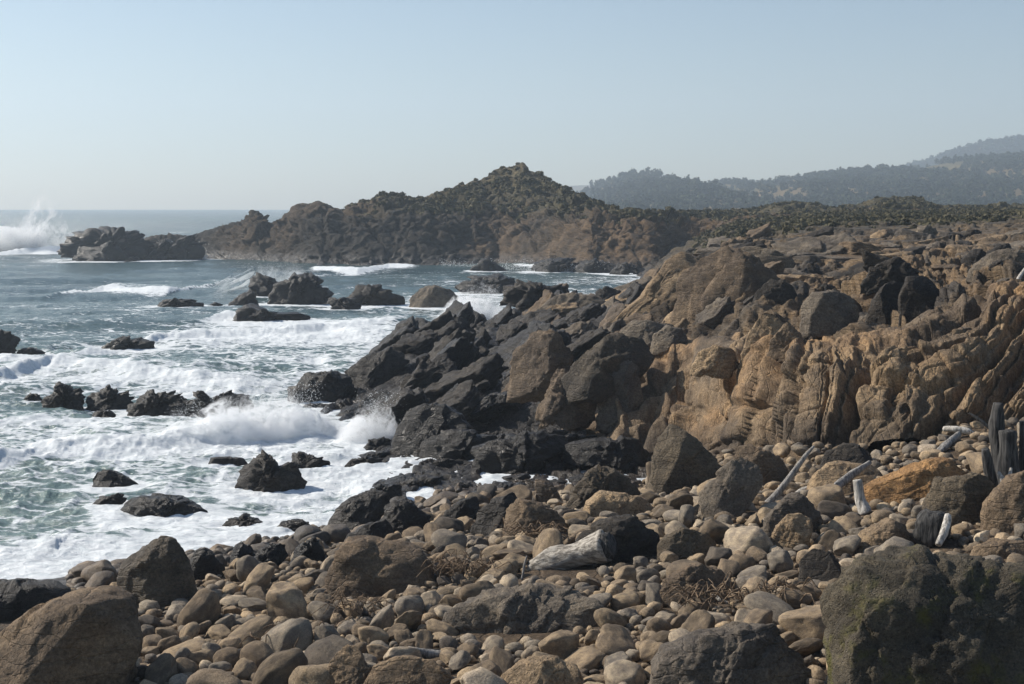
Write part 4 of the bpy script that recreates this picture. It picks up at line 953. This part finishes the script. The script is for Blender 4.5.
drift('tall weathered post standing upright with a split top', [(999, 492, 0), (998, 450, 0), (996, 425, 0), (998, 403, 0)], 23.4, [.10, .11, .12, .075], M_DARKWOOD, 'driftwood_post', 'driftwood', 12, bump=.2, ridge=.3)
drift('broad flat topped post standing just right of the tall split post', [(1009, 494, 0), (1008, 455, 0), (1007, 431, 0)], 23.6, [.15, .16, .13], M_DARKWOOD, 'driftwood_post', 'driftwood', 13, bump=.15, ridge=.3)
drift('short dark post leaning left before the tall split post', [(996, 497, 0), (989, 470, -.1), (985, 449, -.15)], 23.2, [.08, .09, .06], M_DARKWOOD, 'driftwood_post', 'driftwood', 14)
drift('weathered post cut off by the right edge of the picture', [(1025, 490, 0), (1024, 450, 0), (1023, 421, 0)], 23.4, [.08, .08, .06], M_DARKWOOD, 'driftwood_post', 'driftwood', 15)
drift('thin dark twig leaning left from the tall split post', [(992, 430, .1), (980, 420, .2), (969, 413, .3)], 23.6, [.035, .035, .02], M_DARKWOOD, 'driftwood_twig', 'driftwood', 16)
yp = onb(1000, 498)[1] - .1; pr = [tube([atY(1000, 496, yp), atY(1007, 482, yp - .1), atY(1018, 475, yp)], [.06, .08, .03], seed=17), tube([atY(1005, 484, yp - .1), atY(998, 472, yp)], [.05, .03], seed=18), tube([atY(1009, 482, yp - .1), atY(1011, 468, yp)], [.05, .02], seed=19)]
tag(wood_obj('driftwood_root', pr, M_WHITEWOOD), 'small bleached root with three prongs at the foot of the posts', 'driftwood', 'driftwood on the beach')
st = drift('round charred stump lying end on among cobbles, above the mossy boulder', [(929, 529, -.28), (936, 526, .2)], 22.3, [.24, .25], M_DARKWOOD, 'driftwood_stump', 'stump', 20, foot=(931, 543), seg=20, ridge=.3); BLOCK.append((st.location.x, st.location.y - .3, .35, .5))
LAND.append((932, 527, 16, 'the charred stump'))
drift('white forked branch leaning on the charred stump', [(938, 545, 0), (945, 531, .1), (948, 515, .3)], 22.0, [.045, .06, .045], M_WHITEWOOD, seed=21, foot=(938, 553))
drift('thin bent white stick on cobbles below the brown rounded boulder', [(712, 594, 0), (720, 600, -.1), (728, 603, -.1)], 20.6, [.02, .025, .015], M_WHITEWOOD, seed=22)
drift('thin grey stick lying left of the mossy boulder', [(770, 596, 0), (795, 594, .1), (815, 590, .2)], 20.5, [.025, .035, .02], M_GREYWOOD, seed=23)
drift('thin upright stick standing left of the pale log', [(522, 580, 0), (524, 566, .1), (527, 556, .1)], 22.8, [.018, .02, .012], M_GREYWOOD, seed=24)
drift('grey plank of driftwood before the big flat topped boulder', [(408, 650, 0), (430, 654, .1), (447, 655, .1)], 18.6, [.05, .06, .045], M_GREYWOOD, seed=25)
def kelp(px, py, w, n, seed, label):
    rr = random.Random(seed); c = onb(px, py, .12); T = []
    for i in range(n):
        a = rr.uniform(0, 6.28); x = c[0] + rr.gauss(0, w * .35); y = c[1] + rr.gauss(0, w * .25); P = []
        for j in range(4):
            P.append((x, y, c[2] + abs(rr.gauss(0, .09)) + (.09 if j in (1, 2) else 0))); x += math.cos(a) * w * .22; y += math.sin(a) * w * .22; a += rr.uniform(-.8, .8)
        r = rr.uniform(.004, .010); T.append(tube(P, [r, r * 1.2, r, r * .6], seg=5, seed=i))
    tag(wood_obj('kelp_heap', T, M_KELP), label, 'kelp', 'heaps of dry kelp')
kelp(458, 580, .6, 60, 1, 'tangled heap of dry brown kelp right of the big flat topped boulder')
kelp(715, 612, .6, 55, 2, 'tangled heap of dry reddish kelp before the rounded brown boulder')
kelp(540, 545, .7, 34, 3, 'dry kelp draped on stones behind the pale log')
kelp(780, 608, .6, 30, 4, 'dry kelp and sticks left of the mossy boulder')
kelp(355, 620, .6, 30, 5, 'dry kelp caught under the big flat topped boulder')
kelp(285, 655, .6, 26, 6, 'dry kelp scraps between cobbles in the lower left')

# ------------------------------------------------------------------ cobbles
PROTO = []
for k in range(22):
    rgk = random.Random(900 + k); V, Fc = ico(4); nrg = np.random.default_rng(k)
    e = rgk.choice([2.0, 2.3, 2.8, 3.4]); s = (np.abs(V) ** e).sum(1) ** (-1 / e); P = V * s[:, None]
    for i in range(12 if k % 2 else rgk.choice([2, 3, 5])):
        n = nrg.normal(size=3); n /= np.linalg.norm(n); q = P @ n; d = q.max() * (rgk.uniform(.55, .85) if k % 2 else rgk.uniform(.68, .92))
        P -= np.maximum(0, q - d)[:, None] * n * rgk.uniform(.7, .95)
    P = P + V * (.14 * fbm(V * 1.2 + k * 5, k, 3) + .035 * fbm(V * 4 + k * 7, k + 50, 4) + .03 * facet(V * 2.2 + k, k, .9, .3, .08))[:, None]
    PROTO.append((mesh_np('cobble', P, Fc, M_COB), P, Fc))
P3 = []
for k in range(8):
    V, Fc = ico(2); nrg = np.random.default_rng(k + 70); P = V.copy()
    for i in range(4):
        n = nrg.normal(size=3); n /= np.linalg.norm(n); q = P @ n; d = q.max() * .78; P -= np.maximum(0, q - d)[:, None] * n * .9
    P3.append((P + V * .12 * fbm(V * 1.4 + k * 3, k, 3)[:, None], Fc))
rg = random.Random(11); cand = []; cell = {}
def free(x, y, r):
    a, b = int(x / 1.2), int(y / 1.2)
    for i in (-1, 0, 1):
        for j in (-1, 0, 1):
            for (u, v, q) in cell.get((a + i, b + j), ()):
                if (x - u) ** 2 + (y - v) ** 2 < (.80 * (r + q)) ** 2: return False
    for (u, v, w, D) in BLOCK:
        if ((x - u) / (w + r * .5)) ** 2 + ((y - v + (r if r > .18 else 0)) / (D + r * (1.6 if r > .18 else .4))) ** 2 < .9: return False
    return True
PALET = [((.33,.258,.175), 'tan'), ((.33,.258,.175), 'tan'), ((.285,.225,.153), 'tan'), ((.22,.172,.12), 'brown'), ((.22,.172,.12), 'brown'), ((.17,.135,.096), 'brown'), ((.24,.21,.17), 'grey'), ((.24,.21,.17), 'grey'), ((.12,.103,.085), 'dark grey'), ((.41,.345,.26), 'pale')]
for dmin, dmax, tries in ((.55, .80, 150), (.38, .55, 620), (.24, .38, 5000), (.16, .26, 11000), (.08, .15, 20000)):
    for _ in range(tries):
        px = rg.uniform(60, 1110); Y = math.exp(rg.uniform(math.log(14.6), math.log(34))); x = (px - 512) / F * Y
        kn = profile_at(px)
        if Y > kn[3][0] + (1.0 if px > 640 else 1.5): continue
        z_ = ground(x, Y)
        if z_ < .02: continue
        d = rg.uniform(dmin, dmax)
        if px > 860 and Y > 26 and d > .45: continue
        if not free(x, Y, d / 2): continue
        cell.setdefault((int(x / 1.2), int(Y / 1.2)), []).append((x, Y, d / 2)); cand.append((d / Y, x, Y, z_, d))
cand.sort(reverse=True)
items = []; big = []; rest = []
for c in cand:
    qx, qy = to_px(c[1], c[2], c[3])
    (big if len(big) < 290 and 0 < qx < 1024 and qy < 690 and not (qx > 815 and qy > 560) and not (qx < 140 and qy > 600) else rest).append(c + (float(qx), float(qy)))
for (_, x, Y, z_, d, qx, qy) in big:
    e1 = rg.uniform(.5, .95); e2 = rg.uniform(.3, .8)
    k = rg.randrange(22); c, cw = rg.choice(PALET)
    o = obj('cobble', PROTO[k][0], None, (x, Y, z_ + .5 * d * e2 * rg.uniform(.45, .9)))
    o.scale = (d * .55, d * .55 * e1, d * .55 * e2); o.rotation_euler = (R(rg.gauss(0, 18)), R(rg.gauss(-8, 20)), rg.gauss(.5, 1.0))
    v = rg.uniform(.85, 1.12); dry = 1.0 if z_ > .55 else .35
    if dry < 1 and cw in ('tan', 'pale'): c, cw = PALET[4]
    o.color = (c[0] * v, c[1] * v, c[2] * v, dry)
    sh = 'flat' if e2 < .52 else 'oblong' if e1 < .72 else 'rounded'
    tag(o, '', 'cobble', 'cobbles on the beach'); items.append((o, qx, qy, f'{cw} {sh} cobble'))
label_repeats(items, LAND)
Vs, Fs, Ts, Ws, off = [], [], [], [], 0
for (_, x, Y, z_, d, qx, qy) in rest:
    if not (-80 < qx < 1110 and qy < 760): continue
    if d > .26: P, Fc = PROTO[rg.randrange(22)][1:]
    else: P, Fc = P3[rg.randrange(8)]
    e1 = rg.uniform(.6, .95); e2 = rg.uniform(.4, .78)
    M = np.array(Euler((R(rg.gauss(0, 13)), R(rg.gauss(0, 13)), rg.uniform(0, 6.28))).to_matrix())
    Vs.append((P * np.array([d * .55, d * .55 * e1, d * .55 * e2])) @ M.T + np.array([x, Y, z_ + .3 * d * e2])); Fs.append(Fc + off); off += len(P)
    c = np.array(rg.choice(PALET)[0]) * rg.uniform(.8, 1.15); Ts.append(np.tile(c, (len(P), 1))); Ws.append(np.full(len(P), 0.0 if z_ > .5 else .7))
me = mesh_np('small_cobbles', np.concatenate(Vs), np.concatenate(Fs), M_SMALL); attrc(me, 'tint', np.concatenate(Ts)); attr(me, 'wet', np.concatenate(Ws))
tag(obj('pebbles', me), 'small stones filling the gaps between the cobbles', None, None, 'stuff')
print('COBBLES', len(big), len(rest))

# ------------------------------------------------------------------ finish the sea
z, foam, milk = SEA
for (x, y, w, D, k) in ROCK_FOAM:
    m = (np.abs(X - x) < 4 * w + 3) & (np.abs(Yv - y) < 4 * D + 4)
    q = np.sqrt(((X[m] - x) / w) ** 2 + ((Yv[m] - y + .3 * D) / (D * 1.15)) ** 2)
    foam[m] += k * (1 - sstep(1.0, 1.9, q)) * .8
    k2 = 1 - sstep(1.3, 2.4, q); z[m] = z[m] * (1 - .85 * k2) - .06 * k2
gx = np.clip((spx - cols[0]) / (cols[-1] - cols[0]) * (NC - 1), 0, NC - 1).astype(int); gy = np.clip((np.log(np.maximum(Yv, 10.6)) - lv[0]) / (lv[-1] - lv[0]) * (NR - 1), 0, NR - 1).astype(int)
gz = np.where(Yv < 176, blur(ZG, 4)[gy, gx], -3)
foam += .14 * sstep(-1.1, -.1, gz)
z = z * (1 - .85 * sstep(-1.0, -.2, gz))                 # the wash dies out on the shore
z = np.minimum(z, 1.4)
z += np.clip(foam - .55, 0, .5) * .22 * fbm(PS * np.array([2.2, 2.6, 1]), 400, 4) * np.clip(70 / Yv, 0, 1)
me = mesh_np('water', np.stack([X, Yv, z], 1), grid_faces(SR, SC), M_SEA); attr(me, 'foam', np.clip(foam, 0, 1)); attr(me, 'milk', np.clip(milk, 0, 1))
tag(obj('sea_water', me), kind='structure')

# ------------------------------------------------------------------ spray thrown up by the waves
def spray(label, base, hgt, n, size, seed, drift_=.25, power=1.6, depth=.6, fill=.5):
    """base: pixel polyline on the water with a height in metres at each point"""
    rng = np.random.default_rng(seed); W = np.array([atZ(a, b, 0) for a, b, h in base]); hs = np.array([h for a, b, h in base]); ii = np.arange(len(base))
    t = rng.random(n) * (len(base) - 1); C = np.stack([np.interp(t, ii, W[:, k]) for k in range(3)], 1); hh = np.interp(t, ii, hs)
    jet = 1 + .75 * fbm(np.stack([t * 3.1, 0 * t + seed, 0 * t], 1), seed, 3) * 1.6
    u = rng.random(n); zz = hh * np.maximum(jet, .1) * u ** power
    C[:, 2] = zz * hgt - .05; C[:, 0] += drift_ * zz + rng.normal(size=n) * (.10 + .16 * zz); C[:, 1] += rng.normal(size=n) * depth * (.5 + .4 * zz)
    keep = fbm(C * np.array([1.4, 1.4, 1.1]) * (1.6 / max(hs)), seed + 9, 4) + .55 - .75 * u ** power * .8 > rng.random(n) * .55 - .05
    C = C[keep]; n = len(C); r = size * (.35 + 1.1 * rng.random(n) ** 3)
    T0 = np.array([[1, 1, 1], [-1, -1, 1], [-1, 1, -1], [1, -1, -1]]) * .8; TF = np.array([[0, 1, 2], [0, 3, 1], [0, 2, 3], [1, 3, 2]])
    A = rng.normal(size=(n, 3, 3)); Qm, _ = np.linalg.qr(A)
    V = C[:, None, :] + r[:, None, None] * np.einsum('nij,kj->nki', Qm, T0)
    Fc = (np.arange(n)[:, None, None] * 4 + TF[None]).reshape(-1, 3)
    tag(obj('spray', mesh_np('spray', V.reshape(-1, 3), Fc, M_SPRAY)), label, None, None, 'stuff')
def mist(label, base, seed, dens, up_, dep):
    """a soft cloud of droplets: base = pixel points on the water with a height in metres"""
    W = np.array([atZ(a, b, 0) for a, b, h in base]); hs = np.array([h for a, b, h in base]); n = len(base)
    V, Fc = ico(4); c = W.mean(0); x0, x1 = W[:, 0].min(), W[:, 0].max(); hw = (x1 - x0) / 2 + .2 * hs.max(); hm = hs.max()
    th = (V[:, 0] * hw) + (x0 + x1) / 2; hh = np.interp(th, np.sort(W[:, 0]), hs[np.argsort(W[:, 0])])
    yy = np.interp(th, np.sort(W[:, 0]), W[np.argsort(W[:, 0]), 1])
    P = np.stack([th, yy + V[:, 1] * dep, V[:, 2] * hh], 1); P[:, 2] = np.where(P[:, 2] < 0, P[:, 2] * .12, P[:, 2]); P[:, 0] += up_ * np.maximum(P[:, 2], 0)
    P += V * (.22 * fbm(V * 2 + seed, seed, 4) * np.minimum(hh, hw))[:, None]
    org = np.array([(x0 + x1) / 2, c[1], 0]); k = NT('spray_mist_' + str(seed))
    p = k.n('TexCoord').outputs['Object']; sc = 4.6 / hm
    nz = k.noise(p, sc, 9, .76, 1.3); z_ = k.n('SeparateXYZ', {0: p}).outputs[2]
    fall = k.mr(z_, 0, hm, 1.0, .0)
    g = k.n('TexCoord').outputs['Generated']; gx_, gy_, gz_ = k.n('SeparateXYZ', {0: g}).outputs[:3]
    ex = k.math('MULTIPLY', k.mr(k.math('ABSOLUTE', k.math('SUBTRACT', gx_, .5)), .5, .25), k.mr(k.math('ABSOLUTE', k.math('SUBTRACT', gy_, .5)), .5, .15))
    ex = k.math('MULTIPLY', ex, k.mr(gz_, 1.0, .55))
    d = k.math('MULTIPLY', k.mr(nz, k.math('SUBTRACT', .60, k.math('MULTIPLY', fall, .20)), k.math('SUBTRACT', .70, k.math('MULTIPLY', fall, .14))), k.math('MULTIPLY', ex, dens))
    v = k.n('VolumePrincipled', {'Color': (.98, .985, .99, 1), 'Density': d, 'Anisotropy': .1}); k.t.links.new(v.outputs[0], k.out.inputs['Volume'])
    tag(obj('spray_mist', mesh_np('spray_mist', P - org, Fc, k.m), None, org), label, None, None, 'stuff')
mist('soft white cloud of spray left of the far sea stack', [(-40, 252, 3.0), (0, 252, 4.2), (22, 252, 4.0), (36, 252, 13.0), (50, 251, 11.5), (66, 250, 4.0)], 3, 1.8, .10, 3.5)
mist('soft white cloud over the nearest big breaker', [(140, 443, .4), (190, 441, .9), (230, 438, 1.5), (262, 436, 1.9), (300, 434, 1.2), (345, 432, .6)], 1, 7.0, .12, .9)
mist('soft white cloud beside the great black block', [(345, 441, .6), (365, 441, 1.3), (380, 441, 1.6), (394, 441, .9)], 2, 7.0, .05, .6)
mist('soft white cloud at the point of the promontory', [(436, 321, .6), (455, 320, 1.6), (474, 318, 2.8), (488, 318, 3.0), (500, 320, 1.4)], 4, 3.5, .1, 1.2)
mist('thin white veil behind the big sea rocks', [(205, 300, 1.0), (230, 291, 2.4), (252, 286, 3.2), (285, 284, 2.2), (312, 288, 1.2)], 5, .9, .15, 2.0)
mist('white surf cloud between stack and headland', [(146, 257, 1.2), (162, 257, 2.6), (180, 258, 1.0), (196, 258, 3.0), (208, 259, .8)], 7, 1.6, .0, 1.6)
spray('white spray of the nearest big breaker', [(150, 441, .3), (190, 440, .9), (220, 438, 1.3), (250, 436, 1.7), (275, 434, 1.5), (300, 434, 1.0), (330, 433, .5)], 1, 42000, .010, 1, depth=.5)
spray('white spray bursting beside the great black block', [(345, 440, .5), (362, 440, 1.0), (376, 440, 1.3), (388, 441, .8)], 1, 18000, .010, 2, depth=.35)
spray('tall white spray thrown up left of the far sea stack', [(-30, 252, 3.0), (0, 252, 3.2), (18, 252, 3.0), (34, 252, 6.5), (48, 252, 8.5), (58, 251, 5.5), (66, 250, 2.5)], 1, 34000, .036, 3, depth=1.6, drift_=.15)
spray('white spray at the point below the crest', [(440, 322, .5), (455, 320, 1.3), (470, 318, 2.2), (484, 318, 2.6), (494, 320, 1.2)], 1, 12000, .015, 4, depth=.6)
spray('thin spray behind the big sea rocks', [(215, 300, .8), (235, 290, 1.8), (250, 285, 2.6), (285, 284, 1.8), (310, 288, 1.0)], 1, 9000, .014, 5, depth=1.0, power=1.3)
spray('spray falling over the jagged rock row', [(170, 418, .4), (200, 416, .7), (230, 412, .9), (260, 412, 1.0), (285, 414, .5)], 1, 9000, .009, 6, depth=.5, power=1.0)
spray('white surf between stack and headland', [(148, 257, 1.2), (160, 257, 2.2), (168, 258, 1.0), (185, 259, 1.0), (196, 258, 2.6), (205, 259, .6)], 1, 5000, .04, 7, depth=.8)
spray('small splash left of the twin wash boulders', [(300, 522, .2), (312, 518, .5), (322, 516, .4), (330, 515, .2)], 1, 2500, .008, 8, depth=.25)
spray('surf along the foot of the headland cliff', [(440, 266, .6), (480, 268, 1.0), (530, 270, .8), (560, 271, 1.0), (605, 272, .9), (650, 272, .8)], 1, 12000, .03, 9, depth=.8)

# ------------------------------------------------------------------ sun, sky, haze, camera
SUN_AZ, SUN_EL = -67.0, 36.0          # azimuth from straight ahead, negative to the left
sd = Vector((math.sin(R(SUN_AZ)) * math.cos(R(SUN_EL)), math.cos(R(SUN_AZ)) * math.cos(R(SUN_EL)), math.sin(R(SUN_EL))))
L = bpy.data.lights.new('sun', 'SUN'); L.energy = 5.0; L.angle = R(.55); L.color = (1.0, .93, .83)
so = bpy.data.objects.new('sun', L); so.rotation_euler = (-sd).to_track_quat('-Z', 'Y').to_euler(); so.location = (-50, 50, 90); link(so)
w = bpy.data.worlds.new('World'); scene.world = w; w.use_nodes = True
nt = w.node_tree; bg = nt.nodes['Background']; sky = nt.nodes.new('ShaderNodeTexSky'); sky.sky_type = 'NISHITA'; sky.sun_disc = False
sky.sun_elevation = R(SUN_EL); sky.sun_rotation = R(SUN_AZ); sky.altitude = 0; sky.air_density = 1.0; sky.dust_density = .5; sky.ozone_density = 2.0
nt.links.new(sky.outputs[0], bg.inputs[0]); bg.inputs[1].default_value = .081
def haze(density):
    bm = bmesh.new(); bmesh.ops.create_cube(bm, size=1)
    x0, x1, y0, y1, z0, z1 = -2300, 2900, -40, 2600, -8, 190
    for v in bm.verts: v.co = ((x0 + x1) / 2 + v.co.x * (x1 - x0), (y0 + y1) / 2 + v.co.y * (y1 - y0), (z0 + z1) / 2 + v.co.z * (z1 - z0))
    me = bpy.data.meshes.new('haze'); bm.to_mesh(me); bm.free()
    m = bpy.data.materials.new('sea_haze'); m.use_nodes = True; t = m.node_tree; t.nodes.clear()
    o_ = t.nodes.new('ShaderNodeOutputMaterial'); v = t.nodes.new('ShaderNodeVolumePrincipled')
    v.inputs['Color'].default_value = (.76, .88, 1.0, 1); v.inputs['Density'].default_value = density; v.inputs['Anisotropy'].default_value = .3
    t.links.new(v.outputs[0], o_.inputs['Volume']); me.materials.append(m)
    tag(obj('haze', me), 'pale sea haze', None, None, 'stuff')
haze(.00047)
cam = bpy.data.cameras.new('camera'); cam.lens = 50; cam.sensor_width = 36; cam.clip_end = 20000; cam.clip_start = .1
co = bpy.data.objects.new('camera', cam); co.location = (0, 0, H); co.rotation_euler = (math.pi / 2 - PITCH, 0, 0); link(co)
scene.camera = co
scene.view_settings.view_transform = 'Standard'; scene.view_settings.look = 'None'; scene.view_settings.gamma = 1; scene.view_settings.exposure = .36
scene.cycles.use_denoising = True; scene.cycles.volume_bounces = 8; scene.cycles.volume_step_rate = .6; scene.cycles.max_bounces = 10
